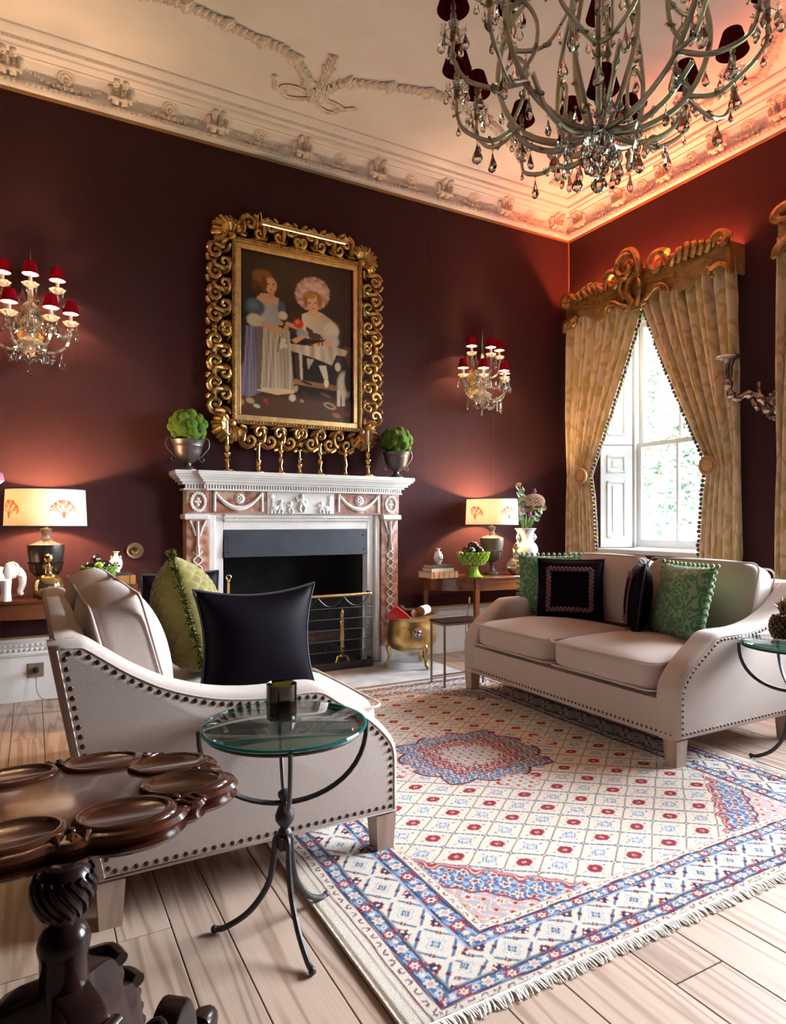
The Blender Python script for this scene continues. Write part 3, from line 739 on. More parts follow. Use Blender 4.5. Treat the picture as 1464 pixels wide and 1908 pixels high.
# ---- log bucket
bk = thing('log_bucket', 'hammered brass log bucket on paw feet right of the fireplace', 'log bucket', (2.62, 4.46, .012))
S = .205
MB().lathe([(.06, .125), (S*.55, .128), (S*.82, .15), (S*.98, .20), (S*1.0, .25), (S*.95, .32), (S*.90, .36), (S*.91, .375), (S*.96, .385), (S*.985, .40), (S*.985, .412), (S*.95, .412), (S*.88, .395), (S*.85, .36), (S*.9, .25), (S*.6, .15), (.05, .14)], 32, sx=1.0, sy=.86).build('bowl', 'brass_old', bk)
for a in (-1.37, 2.75, .70):
    c_, s_ = math.cos(a), math.sin(a)
    MB().tube([(c_*S*.80, s_*S*.7, .175), (c_*S*.92, s_*S*.80, .15), (c_*S*.86, s_*S*.75, .09), (c_*S*.93, s_*S*.81, .03), (c_*S*1.02, s_*S*.89, .015)], [.026, .022, .013, .014, .016], 10).ball((c_*S*1.03, s_*S*.90, .0135), .0135, 8, 5).build('paw_foot', 'brass_old', bk)
for a in (-1.78, 1.35):
    q = MB(); q.ball((0, 0, 0), .032, 12, 8, .95, .5, 1.05)
    for k in range(12): q.ball((.036*math.cos(k*PI/6), 0, .036*math.sin(k*PI/6)), .012, 6, 4, 1, .6, 1)
    q.ball((0, -.018, -.006), .012).ball((-.012, -.014, .012), .006, 6, 4).ball((.012, -.014, .012), .006, 6, 4)
    q.tube([(.022*math.cos(k*PI/6), -.024, -.030+.016*math.sin(k*PI/6)) for k in range(12)], .0035, 5, closed=True)
    q.xf(Matrix.Translation((S*.97*math.cos(a), S*.84*math.sin(a), .28)) @ Matrix.Rotation(a+PI/2, 4, 'Z')); q.build('lion_mask', 'silver_leaf', bk)
def log(label, p0, p1, r, body):
    t = thing('log', label, 'log', (0, 0, 0), group='logs in the brass bucket')
    MB().tube([p0, [lerp(p0[i], p1[i], .5) for i in range(3)], p1], [r, r*1.03, r], 12, caps=False).build('bark', body, t)
    for p, q in ((p0, p1), (p1, p0)):
        d_ = (Vector(p)-Vector(q)).normalized(); c_ = Vector(p)+d_*.002
        MB().tube([tuple(c_-d_*.004), tuple(c_)], r*.97, 12).build('cut_end', 'log_end', t)
log('white birch log with a round brown cut end lying in the brass bucket', (2.645, 4.365, .452), (2.770, 4.475, .448), .038, 'birch')
log('split brown log beside the birch log in the brass bucket', (2.59, 4.37, .440), (2.58, 4.47, .432), .028, 'log_bark')
log('dark log at the left of the brass bucket behind the red case', (2.50, 4.43, .432), (2.61, 4.56, .425), .032, 'log_bark')
log('dark knobbly log lying deep in the brass bucket', (2.55, 4.50, .30), (2.70, 4.42, .30), .05, 'log_bark')
cn = thing('pine_cone', 'brown pine cone on the logs in the brass bucket', 'pine cone', (2.525, 4.455, .452))
q = MB(); q.ball((0, 0, .018), .026, 8, 6, 1, 1, 1.2)
for k in range(26):
    a = k*2.4; z_ = -.006+.002*k; r_ = .03*math.sin(PI*min(.95, (k+3)/30)); q.ball((r_*math.cos(a), r_*math.sin(a), z_), .009, 5, 3, 1, 1, .5)
q.build('scales', 'log_bark', cn)
rd = thing('bellows_case', 'bright red pointed leather flap overhanging the brass bucket rim', 'bellows', (2.385, 4.325, .424), -.45)
MB().prism([(-.055, -.01), (.13, 0), (.10, .03), (.03, .085), (.0, .08), (-.05, .02)], -.03, .03, 'y', .004, 2).build('flap', 'red_paint', rd)

# ================================================================== MANTEL OBJECTS
ZM_ = 1.506
CS = {'tall': [(.052, 0), (.052, .012), (.046, .018), (.020, .035), (.013, .07), (.026, .09), (.012, .105), (.030, .13), (.030, .137), (.012, .15), (.024, .178), (.012, .20), (.015, .215), (.010, .24), (.012, .255), (.024, .268), (.024, .272), (.009, .276)],
      'column': [(.050, 0), (.050, .008), (.020, .022), (.014, .035), (.022, .045), (.014, .055), (.024, .085), (.024, .092), (.014, .10), (.015, .205), (.024, .212), (.024, .220), (.012, .221)],
      'baluster': [(.040, 0), (.040, .006), (.022, .022), (.010, .06), (.022, .105), (.010, .125), (.010, .15), (.022, .165), (.022, .172), (.009, .18), (.010, .215), (.018, .235), (.018, .242), (.008, .243)],
      'small': [(.032, 0), (.032, .005), (.016, .02), (.009, .045), (.022, .07), (.022, .076), (.009, .09), (.018, .115), (.018, .121), (.008, .13), (.009, .17), (.017, .182), (.017, .187), (.007, .188)],
      'pear': [(.036, 0), (.036, .006), (.018, .022), (.009, .06), (.020, .085), (.014, .125), (.008, .15), (.016, .165), (.016, .171), (.009, .18), (.009, .205), (.018, .215), (.018, .221), (.007, .222)]}
for x_, kind, lb, sq in ((1.223, 'tall', 'tall brass candlestick with square foot and white candle at the mantel left', 1), (1.452, 'column', 'plain-columned brass candlestick, second from the left urn', 0),
                     (1.625, 'baluster', 'brass baluster candlestick, third from the left urn', 0), (1.773, 'small', 'smallest brass candlestick at the middle of the mantel', 0),
                     (1.940, 'baluster', 'brass baluster candlestick right of the smallest one', 0), (2.153, 'pear', 'brass candlestick with pear-shaped stem, second from the right urn', 0),
                     (2.351, 'tall', 'tall brass candlestick with square foot and white candle at the mantel right', 1)):
    t = thing('candlestick', lb, 'candlestick', (x_, 4.69, ZM_), group='brass candlesticks on the mantel')
    pr = CS[kind]
    MB().lathe(pr[:3] if not sq else [(.030, .012), (.024, .022)], 18).build('foot', 'brass', t) if not sq else MB().box(-.046, .046, -.046, .046, 0, .012, .004).box(-.034, .034, -.034, .034, .0121, .020, .003).build('foot', 'brass', t)
    MB().lathe([(r_*.98, z_) for r_, z_ in pr[2:-3]], 18).build('stem', 'brass', t)
    MB().lathe(pr[-4:], 18).build('nozzle', 'brass', t)
    if sq:
        c = MB().lathe([(.0105, 0), (.010, .09), (.007, .096), (.001, .098)], 12).build('candle', 'candle_wax', None, loc=(x_, 4.69, ZM_+.2765))
        tag(c, 'white candle standing in the %s tall brass candlestick' % ('left' if x_ < 1.8 else 'right'), 'candle', 'candles on the mantel')
for x_, sd in ((.950, 'left'), (2.612, 'right')):
    t = thing('metal_urn', 'grey pewter urn with two loop handles at the %s end of the mantel' % sd, 'urn', (x_, 4.69, ZM_), group='pewter urns on the mantel')
    MB().lathe([(.062, 0), (.062, .006), (.050, .016), (.024, .035), (.022, .050), (.045, .062), (.072, .085), (.092, .13), (.098, .165), (.101, .168), (.101, .175), (.112, .205), (.115, .21), (.104, .21), (.09, .16), (.06, .09), (.01, .08)], 28).build('body', 'pewter', t)
    for s in (-1, 1):
        P = spline([(s*.070, 0, .085), (s*.105, 0, .115), (s*.145, 0, .17), (s*.138, 0, .222), (s*.112, 0, .222), (s*.104, 0, .195)], 5)
        MB().tube(P, .0055, 8).tube(spline([(s*.070, 0, .085), (s*.095, 0, .062), (s*.11, 0, .078), (s*.10, 0, .092)], 4), .004, 7).build('handle', 'pewter', t)
    b = thing('moss_ball', 'round clipped moss ball in the %s pewter urn' % sd, 'moss ball', (x_, 4.69, ZM_+.302), group='moss balls on the mantel')
    rr = random.Random(5+int(x_)); q = MB(); q.ball((0, 0, 0), .118, 20, 14, 1, 1, .93); N = 34
    for k in range(N):
        z_ = 1-2*(k+.5)/N; a = k*2.39996+rr.uniform(-.2, .2); r_ = math.sqrt(1-z_*z_)
        if z_ < -.75: continue
        q.ball((.105*r_*math.cos(a), .105*r_*math.sin(a), .098*z_), rr.uniform(.030, .040), 10, 7)
    q.build('moss', 'moss', b)

# ================================================================== PAINTING
PX0, PX1, PZ0, PZ1 = 1.12, 2.44, 1.73, 3.345; CX0, CX1, CZ0, CZ1 = 1.345, 2.268, 1.938, 3.176
pf = thing('portrait_painting', 'oil portrait of two children with a dog in a carved gilt frame', 'painting', (0, 0, 0))
NU, NV = 260, 348
U, V = np.meshgrid(np.linspace(0, 1, NU), np.linspace(0, 1, NV)); Vd = 1-V            # Vd: 0 at the top
img = np.zeros((NV, NU, 3)); 
def lin(c): c = np.array(c)/255.; return np.where(c <= .04045, c/12.92, ((c+.055)/1.055)**2.4)
base = lin((34, 22, 18)); glow = lin((74, 54, 38)); img[:] = base
g = np.exp(-(((U-.45)/.5)**2+((Vd-.12)/.22)**2)); img += g[..., None]*(glow-base)
fl_ = np.clip((Vd-.82)/.05, 0, 1); img = img*(1-fl_[..., None])+fl_[..., None]*lin((88, 62, 46))
def uv(X, Y):
    u = (X-397)/763.; top = 335+155*u; bot = 1480+55*u; return u, (Y-top)/(bot-top)
rp = np.random.RandomState(2)
def blob(X, Y, rx, ry, c, rot=0., soft=.18, al=1.):
    u, v = uv(X, Y); a = rx/763.; b = ry/1095.
    dx = (U-u)*763/1095.*1.0; dy = Vd-v; a2 = a*763/1095.
    cr, sr = math.cos(rot), math.sin(rot); p = dx*cr+dy*sr; q = -dx*sr+dy*cr
    d = np.sqrt((p/a2)**2+(q/b)**2); m = np.clip((1+soft-d)/(2*soft), 0, 1)*al
    global img; img = img*(1-m[..., None])+m[..., None]*lin(c)
def pol(pts, c, c2=None, al=1., fold=0.):
    global img
    P = [uv(*p) for p in pts]; m = np.zeros(U.shape, bool); n = len(P)
    for i in range(n):
        (x1, y1), (x2, y2) = P[i], P[(i+1) % n]
        if y1 == y2: continue
        cond = ((y1 > Vd) != (y2 > Vd)) & (U < (x2-x1)*(Vd-y1)/(y2-y1)+x1); m ^= cond
    mm = m.astype(float)
    for _ in range(1): mm = (mm+np.roll(mm, 1, 0)+np.roll(mm, -1, 0)+np.roll(mm, 1, 1)+np.roll(mm, -1, 1))/5
    col = np.ones(img.shape)*lin(c)
    if c2 is not None:
        us = [p[0] for p in P]; t = np.clip((U-min(us))/(max(us)-min(us)+1e-6), 0, 1)
        if fold: t = (.5+.28*np.sin(t*fold*5+2.2*np.sin(t*9+Vd*5)+Vd*4)+.22*np.sin(t*fold*13+3*np.sin(Vd*6)))*np.clip(1.25-.5*np.abs(t-.4), 0, 1)
        col = col*(1-t[..., None])+t[..., None]*lin(c2)
    mm = (mm*al)[..., None]; img = img*(1-mm)+mm*col
# chair, stool and cloth behind
pol([(720, 770), (800, 760), (800, 950), (720, 900)], (70, 38, 26)); pol([(980, 820), (1060, 840), (1060, 1000), (980, 1000)], (66, 36, 24)); pol([(1080, 1000), (1158, 1020), (1158, 1190), (1090, 1100)], (112, 66, 34), (70, 40, 24))
pol([(725, 1040), (1010, 1060), (1010, 1220), (725, 1200)], (30, 20, 17)); pol([(750, 1060), (790, 1060), (800, 1220), (765, 1220)], (78, 50, 34))
pol([(745, 1218), (1040, 1265), (1040, 1300), (745, 1252)], (170, 120, 70), (120, 80, 48))
# standing child
pol([(440, 870), (545, 860), (560, 1300), (480, 1340), (397, 1330), (400, 1080)], (92, 88, 122), (150, 142, 168), fold=4); pol([(400, 880), (450, 860), (440, 1100), (400, 1180)], (52, 42, 62))
pol([(545, 880), (640, 870), (720, 900), (750, 1310), (640, 1325), (515, 1295)], (206, 192, 176), (150, 134, 122), fold=5); pol([(515, 1275), (750, 1290), (750, 1315), (640, 1325), (515, 1297)], (214, 196, 160))
pol([(520, 880), (556, 880), (540, 1290), (512, 1290)], (120, 104, 96))
pol([(510, 690), (560, 665), (650, 700), (665, 860), (600, 890), (545, 870)], (196, 190, 188), (160, 154, 158)); blob(505, 745, 60, 58, (78, 96, 124)); blob(495, 730, 30, 26, (112, 130, 156), .5, .5, .8); blob(670, 755, 24, 48, (76, 92, 116)); blob(500, 830, 46, 40, (212, 198, 180)); blob(678, 800, 28, 28, (212, 200, 184)); blob(535, 845, 30, 26, (204, 188, 170))
pol([(520, 650), (590, 655), (655, 690), (640, 725), (560, 722), (515, 685)], (216, 166, 134)); pol([(535, 840), (570, 840), (670, 900), (650, 930), (560, 880)], (208, 154, 120)); pol([(700, 838), (770, 862), (800, 885), (780, 898), (690, 862)], (208, 154, 120)); blob(655, 905, 24, 20, (206, 150, 116)); blob(795, 880, 18, 14, (206, 150, 116))
blob(515, 590, 32, 50, (104, 58, 28)); blob(550, 540, 62, 44, (150, 92, 46)); blob(520, 640, 18, 30, (72, 38, 22)); blob(600, 600, 38, 50, (226, 172, 138)); blob(560, 590, 20, 46, (120, 68, 32)); pol([(585, 640), (620, 640), (625, 680), (580, 680)], (206, 150, 118))
for X in (585, 618): blob(X, 592, 7, 4, (44, 26, 20))
blob(604, 628, 10, 4, (170, 62, 52)); blob(612, 608, 4, 8, (190, 128, 100)); blob(630, 612, 8, 14, (228, 150, 128), al=.6)
for X, Y in ((672, 990), (680, 965), (660, 1005), (690, 1000)): blob(X, Y, 18, 16, (214, 204, 182))
for X, Y in ((665, 850), (700, 880)): blob(X, Y, 16, 14, (196, 152, 60))
pol([(650, 940), (664, 940), (650, 1040), (640, 1040)], (110, 112, 60))
# seated child
for k in range(22):
    a = k/22*2*PI; X = 870+84*math.cos(a); Y = 655+82*math.sin(a)
    if Y < 740: blob(X, Y, 32, 24, (222, 182, 174) if k % 2 else (188, 142, 142), a)
blob(870, 640, 80, 70, (214, 172, 164)); 
for X, Y in ((845, 600), (905, 600), (820, 640), (930, 640), (880, 625)): blob(X, Y, 30, 18, (236, 200, 190))
blob(870, 690, 64, 56, (168, 112, 56)); blob(872, 712, 42, 54, (236, 186, 150)); blob(850, 668, 40, 18, (190, 134, 70)); blob(915, 700, 16, 40, (168, 112, 58)); blob(826, 710, 14, 34, (160, 104, 54))
for X in (852, 890): blob(X, 715, 8, 4, (44, 26, 22))
blob(874, 752, 9, 4, (178, 62, 54)); blob(872, 732, 4, 7, (200, 136, 108)); blob(842, 738, 10, 10, (236, 150, 124), al=.6); blob(902, 740, 10, 10, (236, 150, 124), al=.6)
pol([(800, 790), (850, 770), (930, 780), (1000, 830), (1030, 900), (940, 960), (830, 950), (800, 870)], (228, 214, 192), (176, 156, 136)); pol([(850, 760), (900, 765), (930, 790), (880, 810), (830, 790)], (232, 182, 148))
blob(995, 900, 52, 60, (218, 206, 190)); blob(1000, 970, 48, 46, (196, 188, 184)); blob(800, 920, 36, 26, (150, 160, 178)); pol([(860, 990), (990, 960), (1005, 1000), (890, 1022)], (222, 166, 130)); pol([(730, 960), (800, 925), (830, 940), (760, 985)], (220, 164, 128))
pol([(720, 985), (860, 1000), (1010, 1000), (1110, 1035), (1090, 1070), (1030, 1060), (1000, 1130), (880, 1080), (720, 1030)], (226, 214, 196), (170, 152, 136), fold=3); pol([(780, 1040), (800, 1040), (806, 1225), (790, 1225)], (206, 194, 180)); pol([(830, 1080), (880, 1090), (840, 1160)], (190, 176, 162))
pol([(910, 1130), (960, 1130), (975, 1215), (945, 1220)], (214, 200, 186)); blob(962, 1245, 16, 30, (226, 214, 200))
blob(778, 852, 32, 32, (206, 62, 34)); blob(770, 842, 14, 12, (240, 128, 90)); 
blob(885, 935, 46, 22, (84, 46, 28)); blob(842, 895, 22, 14, (84, 46, 28), .9); blob(858, 915, 18, 26, (84, 46, 28))
for X in (848, 866, 908, 930): pol([(X, 940), (X+9, 940), (X+7, 1000), (X-1, 1000)], (70, 38, 24))
# dog
blob(1085, 1260, 48, 90, (196, 180, 164)); blob(1120, 1230, 34, 90, (46, 32, 28)); blob(1062, 1110, 34, 34, (60, 40, 32)); blob(1040, 1140, 20, 30, (206, 190, 172)); blob(1085, 1110, 16, 34, (44, 30, 26))
for X in (1048, 1080): pol([(X-12, 1290), (X+12, 1290), (X+10, 1400), (X-12, 1400)], (206, 192, 178))
# things on the ground
for X, Y, rx, ry, c in ((422, 1375, 18, 20, (168, 146, 78)), (475, 1365, 26, 18, (188, 168, 120)), (515, 1400, 22, 12, (206, 196, 180)), (570, 1365, 16, 14, (170, 60, 50)), (580, 1388, 14, 12, (150, 50, 44)), (738, 1345, 22, 24, (218, 196, 180)), (760, 1285, 14, 24, (190, 160, 110)), (830, 1320, 34, 14, (60, 40, 32)), (985, 1398, 42, 20, (188, 160, 130)), (985, 1398, 30, 11, (92, 66, 52)), (1030, 1460, 30, 16, (160, 100, 80)), (1100, 1450, 28, 16, (120, 74, 60)), (960, 1328, 40, 12, (110, 66, 50)), (800, 1365, 14, 10, (186, 130, 120)), (830, 1245, 40, 9, (50, 36, 34))): blob(X, Y, rx, ry, c, .3)
img *= (1+.10*(rp.rand(NV, NU)[..., None]-.5)); img = np.clip(img*np.array((.92, .80, .70)), 0, 1)
q = MB(); me = D.meshes.new('canvas')
vs = np.stack([CX0-.02+U*(CX1-CX0+.04), np.full(U.shape, Y0-.045), CZ0-.02+V*(CZ1-CZ0+.04)], -1).reshape(-1, 3)
ii = (np.arange(NV-1)[:, None]*NU+np.arange(NU-1)[None]).ravel()
def quad_mesh(name, vs, ii, nu, cols, mat):
    me = D.meshes.new(name); n = len(ii); me.vertices.add(len(vs)); me.vertices.foreach_set('co', vs.astype(np.float32).ravel())
    fc = np.stack([ii, ii+1, ii+nu+1, ii+nu], -1).astype(np.int32)
    me.loops.add(n*4); me.loops.foreach_set('vertex_index', fc.ravel()); me.polygons.add(n); me.polygons.foreach_set('loop_start', np.arange(n, dtype=np.int32)*4)
    me.update(calc_edges=True)
    at = me.attributes.new('paint', 'FLOAT_COLOR', 'POINT'); c4 = np.ones((len(vs), 4), np.float32); c4[:, :3] = cols.reshape(-1, 3); at.data.foreach_set('color', c4.ravel())
    me.materials.append(MATS[mat]); return me
put('canvas', quad_mesh('canvas', vs, ii, NU, img, 'oil_paint'), pf)
MB().box(CX0-.06, CX1+.06, Y0-.042, Y0-.002, CZ0-.06, CZ1+.06).build('stretcher', 'dark_tape', pf, False)
def frame_bar(name, ins, wd, d0, d1, mat, b=.004):
    x0, x1, z0, z1 = CX0-ins, CX1+ins, CZ0-ins, CZ1+ins
    for nm, bb in (('top', (x0, x1, z1-wd, z1)), ('bottom', (x0, x1, z0, z0+wd)), ('side', (x0, x0+wd, z0+wd, z1-wd)), ('side', (x1-wd, x1, z0+wd, z1-wd))):
        MB().box(bb[0], bb[1], Y0-d1, Y0-d0, bb[2], bb[3], b).build(name, mat, pf, False)
frame_bar('inner_moulding', .038, .042, .046, .070, 'gilt_flat'); frame_bar('rim_moulding', .066, .030, .030, .085, 'gilt_dull')
mb = MB(); 
for i in range(44):
    x_ = lerp(CX0-.05, CX1+.05, i/43)
    for z_ in (CZ0-.05, CZ1+.05): mb.ball((x_, Y0-.088, z_), .010, 6, 4)
for i in range(58):
    z_ = lerp(CZ0-.05, CZ1+.05, i/57)
    for x_ in (CX0-.05, CX1+.05): mb.ball((x_, Y0-.088, z_), .010, 6, 4)
tag(mb.build('gilt_beading', 'gilt', pf), kind='stuff')
# pierced acanthus scrolls: one unit along +u (length 1 = .165), v outwards
def scroll_unit():
    q = MB()
    def curl(c, r0, turns, a0, dr=1, th=.020, d=-.045):
        n = 20; P = []; R_ = []
        for i in range(n+1):
            t = i/n; a = a0+dr*turns*2*PI*t; r = r0*(1-.82*t); P.append((c[0]+r*math.cos(a), d-.022*t-.018*math.sin(PI*t), c[1]+r*math.sin(a))); R_.append(th*(1-.35*t))
        q.tube(P, R_, 7); e = P[-1]; q.ball(e, th*.95, 8, 6)
    curl((-.010, .040), .052, 1.15, PI*1.1, -1, .017); curl((.055, -.012), .045, 1.0, PI*.1, -1, .015)
    for pts, w_ in (([(-.085, -.035), (-.05, -.005), (-.055, .05)], .018), ([(.02, .02), (.06, .05), (.085, .045)], .019), ([(.0, -.045), (.035, -.055), (.08, -.045)], .015),
                    ([(-.08, .02), (-.06, .07), (-.02, .095)], .016), ([(.04, .045), (.045, .085), (.02, .10)], .014), ([(-.02, -.01), (-.04, -.04), (-.075, -.05)], .014), ([(.06, .03), (.09, .0), (.085, -.04)], .014)):
        P = spline([(a, -.035-.022*k, b) for k, (a, b) in enumerate(pts)], 4); n = len(P)
        q.tube(P, [w_*(.35+.65*math.sin(PI*(i+1)/(n+1))) for i in range(n)], 7)
    return q
su = scroll_unit(); sm = su.mesh('acanthus_scroll', 'gilt'); s2 = scroll_unit().xf(Matrix.Diagonal((-1, 1, 1, 1))); sm2 = s2.mesh('acanthus_scroll', 'gilt')
W_ = .072+.066
def place_side(n, p0, p1, roty):
    for i in range(n):
        t = (i+.5)/n; x_, z_ = lerp(p0[0], p1[0], t), lerp(p0[1], p1[1], t)
        o = put('acanthus_scroll', sm if (i < n/2) else sm2, pf, (x_, Y0, z_), (0, roty, 0), (1.08, 1.1, 1.14))
mx, mz = CX0-W_, CZ0-W_
place_side(6, (CX0, CZ1+W_), (CX1, CZ1+W_), 0); place_side(6, (CX1, CZ0-W_), (CX0, CZ0-W_), PI)
place_side(8, (CX1+W_, CZ1), (CX1+W_, CZ0), PI/2); place_side(8, (CX0-W_, CZ0), (CX0-W_, CZ1), -PI/2)
for (x_, z_, a0) in ((CX0-.066, CZ1+.066, PI*.75), (CX1+.066, CZ1+.066, PI*.25), (CX1+.066, CZ0-.066, -PI*.25), (CX0-.066, CZ0-.066, -PI*.75)):
    q = MB()
    for k in range(13):
        a = a0+lerp(-1.5, 1.5, k/12); L_ = .150-.035*abs(k-6)/6+.010*(k % 2)
        q.tube([(.01*math.cos(a), -.05, .01*math.sin(a)), (L_*.6*math.cos(a), -.095, L_*.6*math.sin(a)), (L_*math.cos(a), -.055, L_*math.sin(a))], [.010, .021, .017], 7)
    q.ball((0, -.07, 0), .035, 10, 7).build('corner_shell', 'gilt', pf, loc=(x_, Y0, z_))
# picture light
pl = thing('picture_light', 'slim brass picture light on two arms above the portrait', 'picture light', (0, 0, 0))
MB().tube([(1.46, 4.655, 3.338), (2.155, 4.655, 3.328)], .014, 10).build('tube_housing', 'brass', pl)
MB().tube([(1.475, 4.656, 3.3245), (2.14, 4.656, 3.3145)], .0035, 6).build('light_strip', 'picture_led', pl, False)
for x_, z_ in ((1.47, 3.338), (2.145, 3.328)):
    P = [(x_, 4.655, z_), (x_-.003, 4.66, z_+.04)]+[(x_-.006, 4.70-.04*math.cos(a), z_+.055+.03*math.sin(a)) for a in [i*PI/8 for i in range(1, 9)]]+[(x_-.006, 4.75, z_-.02)]
    MB().tube(P, .004, 7).build('arm', 'brass', pl)

# ================================================================== SOFAS
def boxcush(w, d, h, n=12, p=9, crown=(0, 0, .03), c=(0, 0, 0), fn=None):
    """soft box: super-ellipsoid with crowned faces, one welded skin"""
    idx = {}; V_ = []; F_ = []
    def vid(a, b, cc):
        k = (a, b, cc)
        if k not in idx:
            P = np.array([a, b, cc], float)/n*2-1; r = (np.abs(P)**p).sum()**(1/p); q = P/r; s = 1-q*q
            off = np.array([crown[0]*q[0]*s[1]*s[2], crown[1]*q[1]*s[0]*s[2], crown[2]*q[2]*s[0]*s[1]])
            v = q*np.array([w, d, h])/2+off
            if fn: v = np.array(fn(*v))
            idx[k] = len(V_); V_.append(v+np.array(c))
        return idx[k]
    for i in range(n):
        for j in range(n):
            for a in (0, n):
                F_.append([vid(a, i, j), vid(a, i+1, j), vid(a, i+1, j+1), vid(a, i, j+1)])
                F_.append([vid(i, a, j), vid(i+1, a, j), vid(i+1, a, j+1), vid(i, a, j+1)])
                F_.append([vid(i, j, a), vid(i+1, j, a), vid(i+1, j+1, a), vid(i, j+1, a)])
    return MB().add(V_, F_)
def rrect(w, h, r, n=5):
    P = []
    for cx, cy, a in ((w/2-r, h/2-r, 0), (-w/2+r, h/2-r, PI/2), (-w/2+r, -h/2+r, PI), (w/2-r, -h/2+r, PI*1.5)):
        P += [(cx+r*math.cos(a+PI/2*i/n), cy+r*math.sin(a+PI/2*i/n)) for i in range(n+1)]
    return P
LEN, DEP = 1.71, 1.085
ARM = [(0, .135), (0, .325), (.004, .36), (.016, .395), (.05, .44), (.10, .488), (.16, .530), (.217, .567), (.26, .597), (.294, .612), (.35, .617), (.474, .617), (.56, .624), (.64, .638), (.72, .662), (.79, .691), (.87, .737), (.94, .787), (.975, .812), (1.0, .824), (1.05, .824), (1.085, .816), (.96, .135)]
def build_sofa(label):
    t = thing('sofa', label, 'sofa')
    f = lambda u: DEP/2-u
    hl = LEN/2; TH = .135
    mb = MB().prism([(f(.003), .137), (f(.003), .312), (f(.90), .33), (f(.93), .137)], -hl+.02, hl-.02, 'y', .008, 2)
    mb.build('seat_base', 'linen', t)
    MB().prism([(f(.955), .137), (f(1.075), .80), (f(1.065), .825), (f(1.02), .832), (f(.985), .815), (f(.86), .34), (f(.86), .137)], -hl+.05, hl-.05, 'y', .012, 2).build('back', 'linen', t)
    for s in (-1, 1):
        y0_, y1_ = sorted((s*hl, s*(hl-TH)))
        a = MB().prism([(f(u), z) for u, z in spline_arm(ARM)], y0_, y1_, 'y', .030, 4).build('arm', 'linen', t, ang=60)
        # nail-head studs set round the side panel
        ins = .030; P = [Vector((f(u), z)) for u, z in spline_arm(ARM)]; n = len(P); ctr = []
        for i in range(n):
            e = (P[(i+1) % n]-P[i-1]); nn = Vector((-e.y, e.x)).normalized()
            q = P[i]-nn*ins*(1 if nn.dot(P[i]-Vector((0, .4))) > 0 else -1) if 0 else P[i]
            ctr.append(q)
        poly = inset(P, .034)
        cum = [0]
        for i in range(n): cum.append(cum[-1]+(poly[(i+1) % n]-poly[i]).length)
        nb = int(cum[-1]/.0275); nm = MB()
        for k in range(nb):
            d_ = cum[-1]*k/nb; i = min(n-1, int(np.searchsorted(cum, d_, 'right'))-1); q = poly[i].lerp(poly[(i+1) % n], (d_-cum[i])/max(1e-6, cum[i+1]-cum[i]))
            nm.ball((q.x, s*(hl-.0005), q.y), .0082, 7, 4, 1, .55, 1)
        tag(nm.build('nailhead_trim', 'nail_bronze', t), kind='stuff')
        pp = inset(P, .020)
        MB().tube([(q.x, s*(hl-.002), q.y) for q in pp], .0035, 6, closed=True).build('side_piping', 'linen_pipe', t)
        for u in (.045, .925):
            q = MB(); b_ = .036; tp = .045; xc = f(u); yc = s*(hl-.050)
            q.add([(xc+sx*(b_ if z == 0 else tp)*.85, yc+sy*(b_ if z == 0 else tp)*.85, z) for z in (0, .1355) for sy in (-1, 1) for sx in (-1, 1)], [(0, 2, 3, 1), (4, 5, 7, 6), (0, 1, 5, 4), (2, 6, 7, 3), (0, 4, 6, 2), (1, 3, 7, 5)])
            q.build('leg', 'limed_oak', t, False)
    nm = MB()
    for k in range(60): nm.ball((f(.0025), lerp(-hl+.04, hl-.04, k/59), .162), .0075, 6, 4, .55, 1, 1)
    tag(nm.build('front_nailhead_trim', 'nail_bronze', t), kind='stuff')
    cw = (LEN-2*TH-.006)/2
    for s in (-1, 1):
        c_ = MB(); b = boxcush(.74, cw, .155, 16, 7, (.014, .0, .042), (f(.355), s*cw/2+s*.002, .408))
        o = b.build('seat_cushion', 'linen', t, ang=180)
        for z_ in (.474, .342): MB().tube([(f(.355)+x_, s*cw/2+s*.002+y_, z_) for x_, y_ in rrect(.735, cw-.006, .045)], .0055, 6, closed=True).build('piping', 'linen_pipe', o)
        TL = .26
        tl = lambda x_, y_, z_: (x_*math.cos(TL)-z_*math.sin(TL), y_, x_*math.sin(TL)+z_*math.cos(TL))
        b = boxcush(.165, cw+.01, .44, 14, 7, (.065, .0, .02), (f(.845), s*(cw/2+.004), .697), lambda x_, y_, z_: tl(x_, y_, z_))
        o = b.build('back_cushion', 'linen', t, ang=180)
        for dx in (.072, -.072): MB().tube([tuple(np.array(tl(dx, y_, z_))+np.array((f(.845), s*(cw/2+.004), .697))) for y_, z_ in rrect(cw+.004, .432, .045)], .0055, 6, closed=True).build('piping', 'linen_pipe', o)
    return t
def spline_arm(P): 
    Q = spline(P[1:-2], 3); return [P[0]]+[(a, b) for a, b in [(q[0], q[1]) for q in Q]]+[P[-2], P[-1]]
def inset(P, d):
    n = len(P); out = []
    ar = sum(P[i].x*P[(i+1) % n].y-P[(i+1) % n].x*P[i].y for i in range(n)); sg = 1 if ar > 0 else -1
    for i in range(n):
        e0 = (P[i]-P[i-1]).normalized(); e1 = (P[(i+1) % n]-P[i]).normalized(); q = Vector((-(e0.y+e1.y), e0.x+e1.x))
        q = q.normalized() if q.length > 1e-6 else Vector((-e1.y, e1.x)); cs = max(.6, q.dot(Vector((-e1.y, e1.x)))); out.append(P[i]+q*(sg*d/cs))
    return out
sofa = build_sofa('beige linen sofa in the left foreground with bronze nailhead trim')
sofa['group'] = 'linen sofas either side of the rug'
sofa.location = (.577, 2.842, 0)
